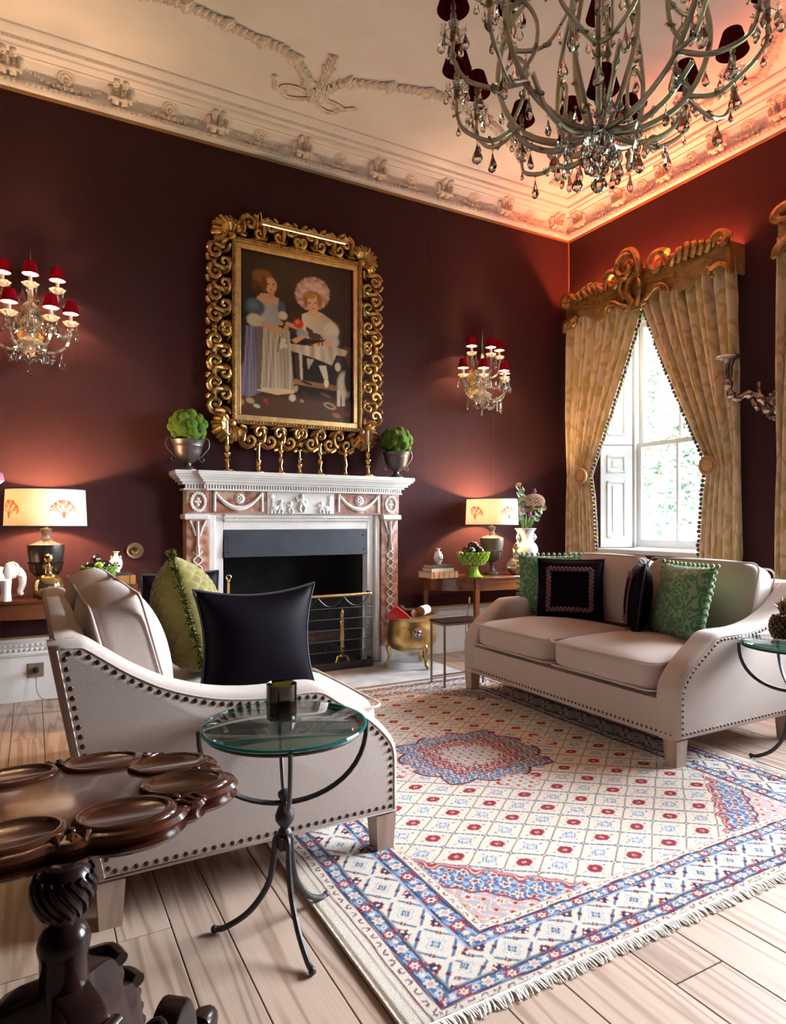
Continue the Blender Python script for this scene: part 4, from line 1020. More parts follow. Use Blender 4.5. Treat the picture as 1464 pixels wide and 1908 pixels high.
copy_tree(sofa, None, (3.129, 2.852, 0), PI, 'beige linen sofa below the window, facing the rug')
ZS = .491
# ---- scatter cushions
def pillow(name, label, w, h, t_, mat, pos, n, tilt, group=None, pipe=None, braid=None, poms=None, roll=0., fringe=None, ears=.05, quilt=False):
    rz = math.atan2(n[0], -n[1]); o = thing(name, label, 'cushion', pos, rz, group); o.rotation_euler = (-tilt, 0, rz)
    Rm = Matrix.Translation((0, 0, h/2)) @ Matrix.Rotation(roll, 4, 'Y')
    def surf(u, v, sd):
        k = max(0, (1-abs(u)**2.6)*(1-abs(v)**2.6))**.55
        x = w/2*u*(1-ears*(1-v*v)); z = h/2*v*(1-ears*(1-u*u))
        y = sd*t_/2*k
        if quilt and sd: y += sd*.013*min(1, k*2)*(abs(math.sin(u*15+v*15))**.6*abs(math.sin(u*15-v*15))**.6)
        return (x, y, z)
    N = 110 if quilt else 22; q = MB()
    q.grid(lambda a, b: surf(a*2-1, b*2-1, -1), N, N); q.grid(lambda a, b: surf(a*2-1, b*2-1, 1), N, N)
    # weld the rim
    seen = {}; mp = []; V_ = []
    for p in q.v:
        k = (round(p[0], 5), round(p[1], 5), round(p[2], 5))
        if k not in seen: seen[k] = len(V_); V_.append(p)
        mp.append(seen[k])
    q.v = V_; q.f = [tuple(mp[i] for i in f) for f in q.f]
    q.xf(Rm); c = q.build('cover', mat, o, ang=180)
    rim = []; M_ = 24
    for i in range(M_): rim.append(surf(i/M_*2-1, -1, 0))
    for i in range(M_): rim.append(surf(1, i/M_*2-1, 0))
    for i in range(M_): rim.append(surf(1-i/M_*2, 1, 0))
    for i in range(M_): rim.append(surf(-1, 1-i/M_*2, 0))
    if pipe: MB().tube(rim, .006, 6, closed=True).xf(Rm).build('piping', pipe, o)
    if braid:
        q = MB(); B = .66; K = 22
        for sd in ((-1,) if braid != 'both' else (-1, 1)):
            for i in range(4*K):
                s_, k = divmod(i, K); a = k/K*2-1
                u, v = [(a*B, -B), (B, a*B), (-a*B, B), (-B, -a*B)][s_]
                p = Vector(surf(u, v, sd)); p.y += sd*.006; r_ = .012
                wob = .006 if i % 2 else -.006
                q.ball((p.x+(wob if s_ in (1, 3) else 0), p.y, p.z+(wob if s_ in (0, 2) else 0)), r_, 6, 4, 1, .6, 1)
        q.xf(Rm).build('braid_trim', 'purple_trim', o)
    if poms:
        bm_ = MB().ball((0, 0, 0), .0125, 7, 5).mesh('pompom', 'green_trim')
        for i in range(0, len(rim), 2):
            p = Vector(rim[i]); d_ = p.normalized(); p = Rm @ (p+d_*.012+Vector((0, random.uniform(-.006, .006), 0))); put('pompom', bm_, o, tuple(p))
    if fringe:
        q = MB(); rr = random.Random(4); L = len(rim)
        for i in range(L*16):
            j = int(i/16) % L; p = Vector(rim[j]).lerp(Vector(rim[(j+1) % L]), (i % 16)/16); d_ = (p.normalized()+Vector((rr.uniform(-.5, .5), rr.uniform(-.9, .9), rr.uniform(-.5, .5)))).normalized()*.030; b = p+d_
            q.tube([tuple(p), tuple(b)], [.003, .001], 3, caps=False)
        q.tube(rim, .010, 6, closed=True)
        tag(q.xf(Rm).build('fur_fringe', fringe, o, False), kind='stuff')
    return o
GP = 'scatter cushions on the window sofa'; GL = 'scatter cushions on the left sofa'
pillow('green_cushion', 'green damask cushion behind the purple one at the sofa far end', .42, .42, .13, 'green_damask', (3.165, 3.50, ZS+.01), (-.70, -.70), .16, GP, poms=True)
pillow('purple_cushion', 'square dark purple cushion facing out with a looped braid border', .43, .42, .13, 'purple_satin', (3.085, 3.205, ZS), (-.74, -.67), .22, GP, pipe='purple_velvet', braid='front')
pillow('purple_cushion', 'dark purple cushion seen edge-on in the middle of the window sofa', .41, .42, .15, 'purple_satin', (3.15, 2.74, ZS), (-.70, .71), .12, GP, pipe='purple_velvet', braid='front')
pillow('green_cushion', 'green damask cushion with a pompom edge nearest the window sofa arm', .44, .43, .15, 'green_damask', (3.11, 2.43, ZS), (-.95, .30), .22, GP, poms=True)
pillow('purple_cushion', 'large plain-backed dark purple cushion in front on the left sofa', .48, .42, .16, 'purple_satin', (.735, 2.36, ZS), (.12, -1), .05, GL, pipe='purple_velvet', braid=None, ears=.16)
pillow('chartreuse_cushion', 'quilted chartreuse cushion standing on its point with a furry edge', .46, .47, .26, 'chartreuse', (.635, 2.80, ZS+.03), (.985, -.17), .26, GL, fringe='chartreuse_fur', quilt=True, roll=.24)
pillow('purple_cushion', 'small dark purple cushion peeping out behind the chartreuse one', .40, .41, .12, 'purple_satin', (.645, 3.30, ZS), (.25, -.97), .05, GL, pipe='purple_velvet', braid='front')

# ================================================================== GLASS SIDE TABLES
def glass_table(label, pos, rz):
    t = thing('glass_side_table', label, 'side table', pos, rz, 'iron and glass side tables'); R_ = .224; ZT = .590
    MB().lathe([(.0001, ZT-.011), (R_-.004, ZT-.011), (R_, ZT-.008), (R_, ZT-.003), (R_-.004, ZT), (.0001, ZT)], 56, caps=False).build('glass_top', 'table_glass', t)
    MB().tube([((R_+.0005)*math.cos(a), (R_+.0005)*math.sin(a), ZT-.0055) for a in [i*2*PI/64 for i in range(64)]], .0052, 6, closed=True).build('glass_rim', 'glass_edge', t)
    MB().tube([((R_-.012)*math.cos(a), (R_-.012)*math.sin(a), ZT-.0175) for a in [i*2*PI/56 for i in range(56)]], .006, 6, closed=True).build('iron_hoop', 'wrought_iron', t)
    for k in range(2):      # two crossing half hoops
        a0 = k*PI/2-.30; P = []
        for i in range(25):
            a = PI*i/24; x_ = (R_+.008)*math.cos(a); z_ = ZT-.010-(.215)*math.sin(a)**.85; P.append((x_*math.cos(a0), x_*math.sin(a0), z_))
        q = MB().tube(P, .0085, 8, flat=.7).build('cradle_hoop', 'wrought_iron', t)
    MB().lathe([(.014, .275), (.020, .282), (.018, .290), (.011, .296), (.026, .318), (.027, .332), (.020, .350), (.012, .368), (.013, .376), (.019, .384), (.019, .394), (.010, .402), (.002, .405)], 18).build('baluster', 'wrought_iron', t)
    MB().box(-.021, .021, -.021, .021, .238, .275, .004).build('hub', 'wrought_iron', t, False)
    for k in range(3):
        a = -PI/2+k*2*PI/3; c_, s_ = math.cos(a), math.sin(a)
        P = spline([(.012, .272), (.026, .262), (.032, .20), (.050, .13), (.100, .060), (.165, .017), (.196, .012)], 5)
        MB().tube([(u*c_, u*s_, z) for u, z in P], .0085, 8).ball((.196*c_, .196*s_, .0115), .011, 8, 6).build('leg', 'wrought_iron', t)
    return t
gt = glass_table('iron and glass side table beside the left sofa, holding the jar candle', (.618, 1.750, 0), .02)
g2 = copy_tree(gt, None, (3.085, 1.762, 0), 1.12, 'iron and glass side table at the right edge holding the bronze pineapple')
jc = thing('jar_candle', 'dark green glass jar candle on the near glass table', 'candle', (.620, 1.782, .591))
MB().lathe([(.001, 0), (.038, 0), (.042, .004), (.043, .100), (.0415, .101), (.040, .098), (.0395, .012), (.001, .010)], 30, caps=False).build('jar', 'jar_glass', jc)
MB().lathe([(.001, .0105), (.039, .0105), (.0392, .074), (.030, .0725), (.001, .072)], 24, caps=False).build('wax', 'jar_wax', jc); MB().tube([(0, 0, .072), (.001, 0, .082)], .0012, 5).build('wick', 'black_plastic', jc)
pa = thing('bronze_pineapple', 'dark bronze pineapple ornament on the right glass table', 'ornament', (3.15, 1.845, .591))
q = MB(); HP = .115
prof = [(.030, 0), (.046, .012), (.056, .04), (.056, .07), (.046, .10), (.028, .117), (.010, .12)]
q.lathe(prof, 20)
for j in range(8):
    z_ = .010+j*.0135; r_ = interp(z_, [p[1] for p in prof], [p[0] for p in prof]); n_ = 14
    for k in range(n_):
        a = 2*PI*(k+.5*(j % 2))/n_; q.ball((r_*math.cos(a), r_*math.sin(a), z_), .0115, 6, 4)
q.build('fruit', 'pineapple_bronze', pa)
rr = random.Random(8)
for j in range(4):
    for k in range(8-j):
        a = 2*PI*k/(8-j)+j*.4; L_ = .05+.012*j; sp = .050-.012*j
        P = spline([(.008*math.cos(a), .008*math.sin(a), .116), (sp*.55*math.cos(a), sp*.55*math.sin(a), .116+L_*.6), (sp*math.cos(a), sp*math.sin(a), .116+L_+rr.uniform(-.008, .008))], 4)
        MB().tube(P, [.010*(1-.95*(i/(len(P)-1))**1.5) for i in range(len(P))], 5, flat=.35).build('crown_leaf', 'pineapple_leaf', pa)

# ================================================================== PIECRUST TRIPOD TABLE
pt = thing('piecrust_table', 'dark mahogany supper table with scalloped dished top on a carved tripod', 'table', (.043, 1.128, 0))
pt.scale = (1.2, 1.2, 1.14); ZL = .650; ZT = 0.; RD = .072; NR = 8; RC = .194
def scal(a, grow=0.):
    """outline radius: eight round lobes, a small ear between each"""
    ph = (a/(2*PI)*NR) % 1; d_ = (ph-.5)*2*PI/NR           # angle from the lobe axis
    s_ = RC*math.cos(d_); dis = (RD+.012+grow)**2-(RC*math.sin(d_))**2
    r1 = s_+math.sqrt(dis) if dis > 0 else 0
    e = min(ph, 1-ph)*2*PI/NR; r2 = RC+.064+grow-(e/.15)**2*.03
    return max(r1, r2)
N = 240
pf_ = MB(); lay = [(ZT-.044, -.030), (ZT-.040, -.008), (ZT-.030, .002), (ZT-.026, -.006), (ZT-.018, -.003), (ZT-.010, .004), (ZT-.002, -.001), (ZT, -.008)]
vs = [];
for z_, g_ in lay: vs += [(scal(2*PI*k/N, g_)*math.cos(2*PI*k/N), scal(2*PI*k/N, g_)*math.sin(2*PI*k/N), z_) for k in range(N)]
fsq = [(i*N+k, i*N+(k+1) % N, (i+1)*N+(k+1) % N, (i+1)*N+k) for i in range(len(lay)-1) for k in range(N)]
pf_.add(vs, fsq+[tuple(range(N-1, -1, -1)), tuple((len(lay)-1)*N+k for k in range(N))])
ptop = pf_.build('table_top', 'mahogany', pt); ptop.location = (0, 0, ZL-.008); ptop.rotation_euler = (math.radians(-6.5), 0, 0); ptop.scale = (.775, .775, .66)   # the tilting top does not quite lie level
dm = MB().lathe([(.0001, .0002), (.054, .0005), (.057, .0025), (.060, .006), (.064, .0075), (.068, .0065), (.072, .003), (.074, -.004)], 40, caps=False).mesh('dish', 'mahogany')
for k in range(NR):
    a = 2*PI*(k+.5)/NR; put('dish', dm, ptop, (RC*math.cos(a), RC*math.sin(a), ZT+.0005), (0, 0, a))
    a = 2*PI*k/NR; q = MB()
    for j in range(3): q.tube([((RC+.022)*math.cos(a+(j-1)*.04), (RC+.022)*math.sin(a+(j-1)*.04), ZT-.001), ((RC+.042)*math.cos(a+(j-1)*.08), (RC+.042)*math.sin(a+(j-1)*.08), ZT+.001), ((RC+.060)*math.cos(a+(j-1)*.06), (RC+.060)*math.sin(a+(j-1)*.06), ZT-.003)], [.003, .0075, .002], 8)
    q.ball(((RC+.020)*math.cos(a), (RC+.020)*math.sin(a), ZT+.001), .008, 8, 5).build('carved_ear', 'mahogany', ptop)
colp = [(.030, .608), (.045, .598), (.040, .562), (.036, .545), (.050, .536), (.058, .520), (.055, .505), (.042, .487), (.021, .475), (.021, .469), (.038, .463), (.046, .453), (.050, .441), (.048, .433), (.045, .425), (.045, .29), (.038, .282), (.02, .278)]
colm = MB().lathe(colp[::-1], 32).build('column', 'mahogany_dark', pt); colm.scale = (.64, .64, 1)
q = MB()
for k in range(18):
    P = []
    for i in range(9):
        t_ = i/8; z_ = lerp(.534, .484, t_); r_ = interp(z_, [p[1] for p in colp[::-1]], [p[0] for p in colp[::-1]])+.001; a = 2*PI*k/18+t_*.9; P.append((r_*math.cos(a), r_*math.sin(a), z_))
    q.tube(P, .0055, 5)
q.build('twist_fluting', 'mahogany_dark', colm)
for k in range(3):
    a = math.radians(51+120*k)
    out = spline([(.015, .390), (.070, .375), (.100, .335), (.098, .315), (.125, .300), (.140, .275), (.150, .225), (.170, .165), (.205, .128), (.235, .130), (.262, .150), (.292, .150), (.312, .115), (.328, .060), (.352, .045), (.376, .040)], 3)
    inn = spline([(.376, .010), (.330, .010), (.300, .022), (.282, .066), (.262, .088), (.225, .066), (.180, .075), (.135, .120), (.100, .190), (.075, .245), (.015, .255)], 3)
    poly = [(p[0], p[1]) for p in out]+[(p[0], p[1]) for p in inn]
    lg = MB().prism(poly, -.024, .024, 'y', .006, 2).build('leg', 'mahogany_dark', pt, loc=(0, 0, 0)); lg.rotation_euler = (0, 0, a)
    MB().tube([(.370, 0, .026), (.392, 0, .026), (.412, 0, .022)], [.025, .026, .018], 12).build('toe', 'mahogany_dark', lg)
    for P, r_ in (([(.205, -.026, .135), (.23, 0, .150), (.205, .026, .135)], .010), ([(.085, -.026, .362), (.098, 0, .365), (.085, .026, .362)], .010), ([(.128, -.026, .300), (.139, 0, .300), (.128, .026, .300)], .010)):
        MB().tube(spline(P, 4), r_, 10).build('carved_roll', 'mahogany_dark', lg)
    q = MB().tube(spline([(.140, 0, .270), (.158, 0, .200), (.176, 0, .160), (.205, 0, .136)], 4), [.010]*13, 8)
    for j in range(14): q.ball((interp(j/13, [0, .4, .7, 1], [.142, .158, .176, .205]), .010*(1 if j % 2 else -1), interp(j/13, [0, .4, .7, 1], [.268, .200, .160, .136])), .011, 7, 5, .9, 1.1, .9)
    q.build('carved_knee', 'mahogany_dark', lg)

# ================================================================== DEMILUNE CONSOLES AND WHAT STANDS ON THEM
ZT = .69
def console_table(label, xc):
    t = thing('demilune_table', label, 'console table', (xc, Y0-.053, 0), group='half-round mahogany tables beside the fireplace'); A, B = .60, .425
    half = [(A*math.cos(a), -B*math.sin(a)) for a in [i*PI/40 for i in range(41)]]
    MB().prism(half, ZT-.020, ZT, 'z', .005, 2).build('table_top', 'mahogany_table', t)
    h2 = [(.965*a, .95*b) for a, b in half]; h3 = [(.93*a, .90*b) for a, b in half]
    v = []; 
    for z_ in (ZT-.115, ZT-.0205):
        for hh in (h2, h3): v += [(a, b, z_) for a, b in hh]
    n = 41; fs_ = []
    for i in range(n-1): fs_ += [(i, i+1, 2*n+i+1, 2*n+i), (n+i, 3*n+i, 3*n+i+1, n+i+1), (i, n+i, n+i+1, i+1), (2*n+i, 2*n+i+1, 3*n+i+1, 3*n+i)]
    fs_ += [(0, 2*n, 3*n, n), (n-1, 2*n-1, 4*n-1, 3*n-1)]
    MB().add(v, fs_).build('apron', 'mahogany_table', t)
    MB().box(-.57, .57, -.022, -.002, ZT-.115, ZT-.021).build('back_rail', 'mahogany_table', t, False)
    for a in (.06, 1.08, PI-1.08, PI-.06):
        x_, y_ = .95*A*math.cos(a), -.93*B*math.sin(a)-.004; y_ = min(y_, -.026); q = MB(); b0, b1 = .013, .022
        q.add([(x_+sx*(b0 if z == 0 else b1), y_+sy*(b0 if z == 0 else b1), z) for z in (0, ZT-.0206) for sy in (-1, 1) for sx in (-1, 1)], [(0, 2, 3, 1), (4, 5, 7, 6), (0, 1, 5, 4), (2, 6, 7, 3), (0, 4, 6, 2), (1, 3, 7, 5)])
        q.build('leg', 'mahogany_table', t, False)
    return t
tR = console_table('half-round mahogany table right of the fireplace under the right sconce', 3.50)
tL = copy_tree(tR, None, (.085, Y0-.053, 0), 0, 'half-round mahogany table at the left edge behind the left sofa')
ZI = ZT+.0008
# ---- lamps
def coral(cols, th, zz, a0, zc, s):
    """red coral print painted into the cloth"""
    rr = random.Random(3)
    J = np.where(np.abs(th[0]-a0) < .55)[0]
    if not len(J): return
    sl = slice(J[0], J[-1]+1); TH_, ZZ_, CC = th[:, sl], zz[:, sl], cols[:, sl]
    def br(a, z, ang, L, w_, d):
        n = 12
        for i in range(n):
            a += L/n*math.sin(ang)/.23; z += L/n*math.cos(ang); ang += rr.uniform(-.12, .12)
            dist = np.sqrt(((TH_-a)*.23)**2+(ZZ_-z)**2); m = np.clip(1.3-dist/(w_*1.3), 0, 1)[..., None]
            CC[:] = CC*(1-m*.75)+m*.75*np.array((.75, .18, .12))
        if d > 0:
            for k in (-1, .3, 1): br(a, z, ang+k*.5+rr.uniform(-.2, .2), L*.62, max(.0016, w_*.72), d-1)
    br(a0, zc-.45*s, 0, .16*s, .0065*s/.1, 0)
    for k in (-1.15, -.5, .1, .6, 1.1): br(a0, zc-.30*s, k, .34*s, .0028*s/.1, 3)
def table_lamp(label, pos, body, scale_e, corals):
    t = thing('table_lamp', label, 'lamp', pos, group='urn table lamps with coral-print drum shades')
    R0, R1, z0, z1 = .228, .218, .432, .655
    n, m = 480, 110; TH, TT = np.meshgrid(np.linspace(-PI, PI, n), np.linspace(0, 1, m)); ZZ = lerp(z0, z1, TT); RR = lerp(R0, R1, TT)
    cols = np.ones((m, n, 3)); cols *= (1-.05*np.random.RandomState(1).rand(m, 1)[..., None])
    for a0 in corals: coral(cols, TH, ZZ, a0, (z0+z1)/2-.005, .115)
    for a0 in (-.9, -2.3, 1.2): cols *= (1-.12*np.exp(-((TH-a0)/.012)**2))[..., None]
    vs = np.stack([RR*np.cos(TH), RR*np.sin(TH), ZZ], -1).reshape(-1, 3); ii = (np.arange(m-1)[:, None]*n+np.arange(n-1)[None]).ravel()
    sh_ = put('lamp_shade', quad_mesh('lamp_shade', vs, ii, n, cols, 'shade_linen'), t)
    for r_, z_ in ((R0, z0), (R1, z1)): MB().tube([(r_*math.cos(a), r_*math.sin(a), z_) for a in [i*2*PI/60 for i in range(60)]], .0035, 6, closed=True).build('shade_tape', 'dark_tape', sh_)
    for k in range(3): MB().tube([(0, 0, .47), (R0*.99*math.cos(k*2.094), R0*.99*math.sin(k*2.094), .45)], .002, 5).build('shade_strut', 'brass', sh_)
    MB().lathe([(.075, 0), (.075, .012), (.070, .020), (.058, .024), (.040, .032), (.026, .042), (.018, .060), (.018, .085), (.028, .096), (.022, .105)], 28).build('foot', body, t)
    MB().lathe([(.022, .1055), (.060, .125), (.085, .160), (.092, .205)], 56, flute=22, fd=.045).build('fluted_bowl', body, t)
    q = MB()
    for k in range(36): q.ball((.093*math.cos(k*PI/18), .093*math.sin(k*PI/18), .208), .0075, 6, 4)
    tag(q.build('bead_ring', body, t), kind='stuff')
    MB().lathe([(.090, .210), (.093, .225), (.100, .262), (.103, .312), (.103, .318), (.094, .322), (.040, .343), (.030, .350)], 32).build('urn_body', body, t)
    MB().lathe([(.030, .3505), (.024, .365), (.022, .375), (.033, .405), (.034, .415), (.012, .418), (.010, .455), (.008, .47)], 24).build('neck', 'lamp_brown', t)
    MB().lathe([(.009, .470), (.014, .475), (.028, .510), (.031, .53), (.024, .556), (.004, .566)], 14).build('bulb', 'bulb', t)
    lamp('lamp_light', t, (0, 0, .545), scale_e, (1, .60, .29), .035)
    return t
table_lamp('coral-print drum table lamp on a dark urn, right of the fireplace', (3.505, 4.585, ZI), 'lamp_brown', 105, (-PI/2-1.05-.28, -PI/2+.05, PI/2))
table_lamp('coral-print drum table lamp on a black urn at the left edge', (.075, 4.555, ZI), 'lamp_black', 105, (-PI/2+.42, -PI/2-1.05, PI/2))
# ---- books
def book(label, c, w, d, h, rz, cover, group, bands=0):
    t = thing('book', label, 'book', (c[0], c[1], c[2]), rz, group)
    MB().box(-w/2, w/2, -d/2, d/2, 0, .004).box(-w/2, w/2, -d/2, d/2, h-.004, h).box(-w/2, w/2, -d/2, -d/2+.005, .004, h-.004).build('cover', cover, t, False)
    MB().box(-w/2+.004, w/2-.004, -d/2+.005, d/2-.006, .0042, h-.0042).build('pages', 'paper', t, False)
    if bands:
        q = MB()
        for k in range(bands): x_ = lerp(-w/2+.03, w/2-.03, k/(bands-1)); q.box(x_-.003, x_+.003, -d/2-.003, -d/2, .001, h-.001)
        q.build('spine_band', cover, t, False)
GB = 'old books on the right half-round table'
book('large brown leather book, bottom of the stack on the right table', (2.93, 4.555, ZI), .27, .19, .052, .06, 'leather_tan', GB, 5)
book('cream book in the middle of the stack on the right table', (2.925, 4.55, ZI+.0528), .215, .15, .026, .02, 'paper', GB)
book('thin dark book on top of the stack on the right table', (2.925, 4.55, ZI+.0796), .20, .14, .027, .10, 'book_dark', GB)
GB2 = 'old books on the left half-round table'
book('brown leather book, bottom of the stack on the left table', (.485, 4.55, ZI), .22, .16, .060, -.04, 'leather_brown', GB2, 4)
book('tan leather book in the middle of the stack on the left table', (.480, 4.55, ZI+.0608), .20, .15, .055, .02, 'leather_tan', GB2, 3)
book('thin dark book on top of the stack on the left table', (.470, 4.55, ZI+.1166), .17, .13, .016, .04, 'book_dark', GB2)
# ---- small white vases
def bud_vase(label, pos):
    t = thing('bud_vase', label, 'vase', pos, group='small white bud vases')
    MB().lathe([(.020, 0), (.024, .003), (.022, .010), (.034, .030), (.040, .055), (.036, .080), (.016, .100), (.011, .112), (.013, .126), (.022, .134), (.020, .134), (.008, .118)], 26).build('body', 'ceramic_white', t)
    q = MB()
    for k in range(7):
        a = -PI/2+(k-3)*.16; q.ball((.039*math.cos(a), .039*math.sin(a), .05+.012*math.sin(k*2)), .006, 6, 4)
    q.build('painted_sprig', 'pewter', t)
    for s in (-1, 1): MB().tube([(s*.016, 0, .10), (s*.028, 0, .105), (s*.030, 0, .09)], .0035, 6).build('lug', 'ceramic_white', t)
bud_vase('small white vase on top of the books on the right table', (2.93, 4.55, ZI+.1074)); bud_vase('small white vase on top of the books on the left table', (.472, 4.55, ZI+.1334))
# ---- artichoke compotes and fruit
def compote(label, pos, R_, stem, mat):
    t = thing('artichoke_bowl', label, 'bowl', pos)
    if R_ < .12: t.scale = (.9, .9, .88)
    if stem:
        MB().lathe([(.078, 0), (.078, .006), (.060, .016), (.044, .045), (.036, .075), (.040, .090)], 28, flute=9, fd=.05).build('pedestal', mat, t); zb, zt = .09, .205
    else: zb, zt = .0, .125
    inner = [(.03, zb), (R_*.62, zb+.02), (R_*.86, zb+.06), (R_*.95, zt-.01), (R_*.97, zt), (R_*.92, zt), (R_*.8, zb+.06), (R_*.5, zb+.025), (.01, zb+.018)]
    MB().lathe(inner, 30).build('bowl', mat, t)
    lm = MB().tube([(0, 0, -.016), (.010, 0, 0), (.020, 0, .014)], [.013, .017, .004], 6, flat=.8).mesh('scale_leaf', mat)
    for j in range(4):
        z_ = lerp(zb+.03, zt-.012, j/3); r_ = interp(z_, [p[1] for p in inner[:5]], [p[0] for p in inner[:5]]); n = 18
        for k in range(n):
            a = 2*PI*(k+.5*(j % 2))/n; put('scale_leaf', lm, t, (r_*math.cos(a), r_*math.sin(a), z_), (0, 0, a))
compote('bright green glazed artichoke bowl on a foot holding aubergines, right table', (3.225, 4.47, ZI), .125, True, 'green_glaze')
compote('mottled dark green glazed bowl holding aubergines, left table', (.365, 4.475, ZI+.0), .105, True, 'green_glaze_dark')
def fruit(label, p, r_, ax, group):
    t = thing('aubergine', label, 'aubergine', p, ax, group)
    MB().ball((0, 0, 0), r_, 14, 10, 1.35, 1, 1).build('skin', 'aubergine', t); MB().tube([(r_*1.25, 0, 0), (r_*1.5, .004, .006)], [.009, .004], 6).build('stalk', 'stem_green', t)
GA = 'aubergines in the green bowl on the right table'
for i, (dx, dy, dz, lb) in enumerate(((-.045, -.03, .030, 'left front'), (.040, -.035, .030, 'right front'), (.045, .045, .030, 'right rear'), (-.04, .045, .030, 'left rear'), (.0, .0, .072, 'topmost'))):
    fruit('%s dark aubergine in the bright green footed bowl' % lb, (3.225+dx, 4.47+dy, ZI+.185+dz), .036, i*1.3, GA)
for i, (dx, dy, dz, lb) in enumerate(((-.045, -.03, .022, 'left front'), (.040, -.03, .022, 'right front'), (.04, .04, .022, 'right rear'), (-.04, .04, .022, 'left rear'), (-.015, .0, .062, 'topmost'))):
    fruit('%s dark aubergine in the mottled green bowl' % lb, (.365+dx, 4.475+dy, ZI+.163+dz), .031, i*1.1+.4, 'aubergines in the green bowl on the left table')
lm_ = thing('lime', 'single green lime among the aubergines in the mottled bowl', 'lime', (.362, 4.415, ZI+.190)); MB().ball((0, 0, 0), .022, 12, 8, 1.2, 1, 1).build('peel', 'green_glaze', lm_); MB().ball((.027, 0, 0), .004, 6, 4).build('tip', 'green_glaze_dark', lm_)
# ---- decanters
def decanter(label, pos, mat, liquid):
    t = thing('decanter', label, 'decanter', pos, group='globe decanters with gold stoppers')
    P = [(.030, 0), (.050, .006), (.078, .040), (.084, .075), (.076, .110), (.050, .138), (.022, .152), (.019, .165), (.024, .180), (.031, .192)]
    MB().lathe(P+[(.029, .192), (.015, .165), (.018, .152)], 32, caps=False).lathe([(.0001, .001), (.030, 0)], 32, caps=False).build('globe', mat, t)
    if liquid: MB().lathe([(.0001, .004), (.046, .008), (.072, .040), (.074, .058), (.0001, .058)], 28, caps=False).build('spirit', liquid, t)
    MB().lathe([(.013, .170), (.013, .205), (.006, .207), (.008, .214), (.022, .224), (.028, .240), (.022, .258), (.004, .268)], 20).build('stopper', 'brass', t)
decanter('clear glass decanter with amber spirit and gold stopper on the right table', (3.685, 4.475, ZI), 'decanter_glass', 'amber_liquid')
decanter('gold mirrored globe decanter with gold stopper on the left table', (.085, 4.43, ZI), 'mercury_glass', None)
# ---- flower vase
fv = thing('flower_vase', 'blue-white oriental porcelain vase on the right table behind the sofa', 'vase', (3.868, 4.57, ZI))
MB().lathe([(.070, 0), (.075, .01), (.088, .06), (.110, .17), (.112, .215), (.104, .245), (.078, .275), (.068, .30), (.070, .35), (.085, .385), (.098, .395), (.096, .400), (.06, .35), (.05, .28)], 30).build('body', 'ceramic_blue', fv)
for s in (-1, 1): MB().tube([(s*.068, 0, .29), (s*.098, -.01, .30), (s*.100, -.01, .34), (s*.070, 0, .355)], .010, 8).ball((s*.098, -.014, .32), .018, 8, 6).build('lion_handle', 'ceramic_blue', fv)
VX, VY, VZ = 3.868, 4.57, ZI+.385
def stemmed(name, label, cat, base, top, group=None):
    t = thing(name, label, cat, (VX, VY, VZ), group=group); P = spline([(base[0], base[1], -.12), (base[0]*1.1, base[1]*1.1, .02), (lerp(base[0], top[0], .5), lerp(base[1], top[1], .5), top[2]*.55), top], 5)
    MB().tube(P, .0035, 6).build('stem', 'stem_green', t); return t
hy = stemmed('hydrangea', 'large dusty pink hydrangea head in the porcelain vase', 'flower', (.01, -.01), (.085, -.02, .24), 'flowers in the porcelain vase')
rr = random.Random(5); q = MB()
for k in range(110):
    z_ = 1-1.6*(k+.5)/110; a = k*2.4; r_ = math.sqrt(max(0, 1-z_*z_)); c_ = (.085+.085*r_*math.cos(a), -.02+.085*r_*math.sin(a), .255+.065*z_)
    for j in range(4): q.ball((c_[0]+.008*math.cos(j*PI/2), c_[1]+.008*math.sin(j*PI/2), c_[2]+rr.uniform(-.003, .003)), .009, 5, 3, 1, 1, .5)
tag(q.build('florets', 'petal_hydrangea', hy, False), kind='stuff')
def leaf_mesh(nm, L_, w_, mat, cup=.2):
    return MB().grid(lambda a, b: ((b-.5)*2*w_*math.sin(PI*min(1, a*.93+.07))**.8, 0+abs(b-.5)*cup*w_*2, a*L_), 8, 4).mesh(nm, mat)
lv = leaf_mesh('leaf', .11, .040, 'leaf_yellow')
for a, tl in ((-.3, 1.9), (.9, 1.7), (2.6, 1.6), (-1.2, 2.1)): put('leaf', lv, hy, (.085, -.02, .205), (tl, 0, a))
for i, (bx, top) in enumerate(((-.03, (-.10, -.02, .37)), (-.035, (-.175, -.03, .26)), (-.02, (-.045, .02, .40)), (.03, (.19, .0, .22)))):
    e = stemmed('eucalyptus_sprig', ['tall rounded-leaf eucalyptus sprig at the left of the bouquet', 'low eucalyptus sprig leaning furthest left out of the vase', 'upright eucalyptus sprig in the middle of the bouquet', 'green sprig leaning right beyond the hydrangea'][i], 'sprig', (bx, 0), top, 'sprigs in the porcelain vase')
    lm2 = MB().grid(lambda a, b: (.023*math.cos(2*PI*a)*b, .023*math.sin(2*PI*a)*b, .004*b*b), 10, 2).mesh('leaf', 'leaf_eucalyptus')
    for k in range(9):
        t_ = .35+.65*k/8; p = (lerp(bx, top[0], t_)+(.024 if k % 2 else -.024), lerp(0, top[1], t_)-.01, top[2]*t_); put('leaf', lm2, e, p, (1.2+rr.uniform(-.5, .5), rr.uniform(-.6, .6), rr.uniform(-1, 1)), rr.uniform(.8, 1.4))
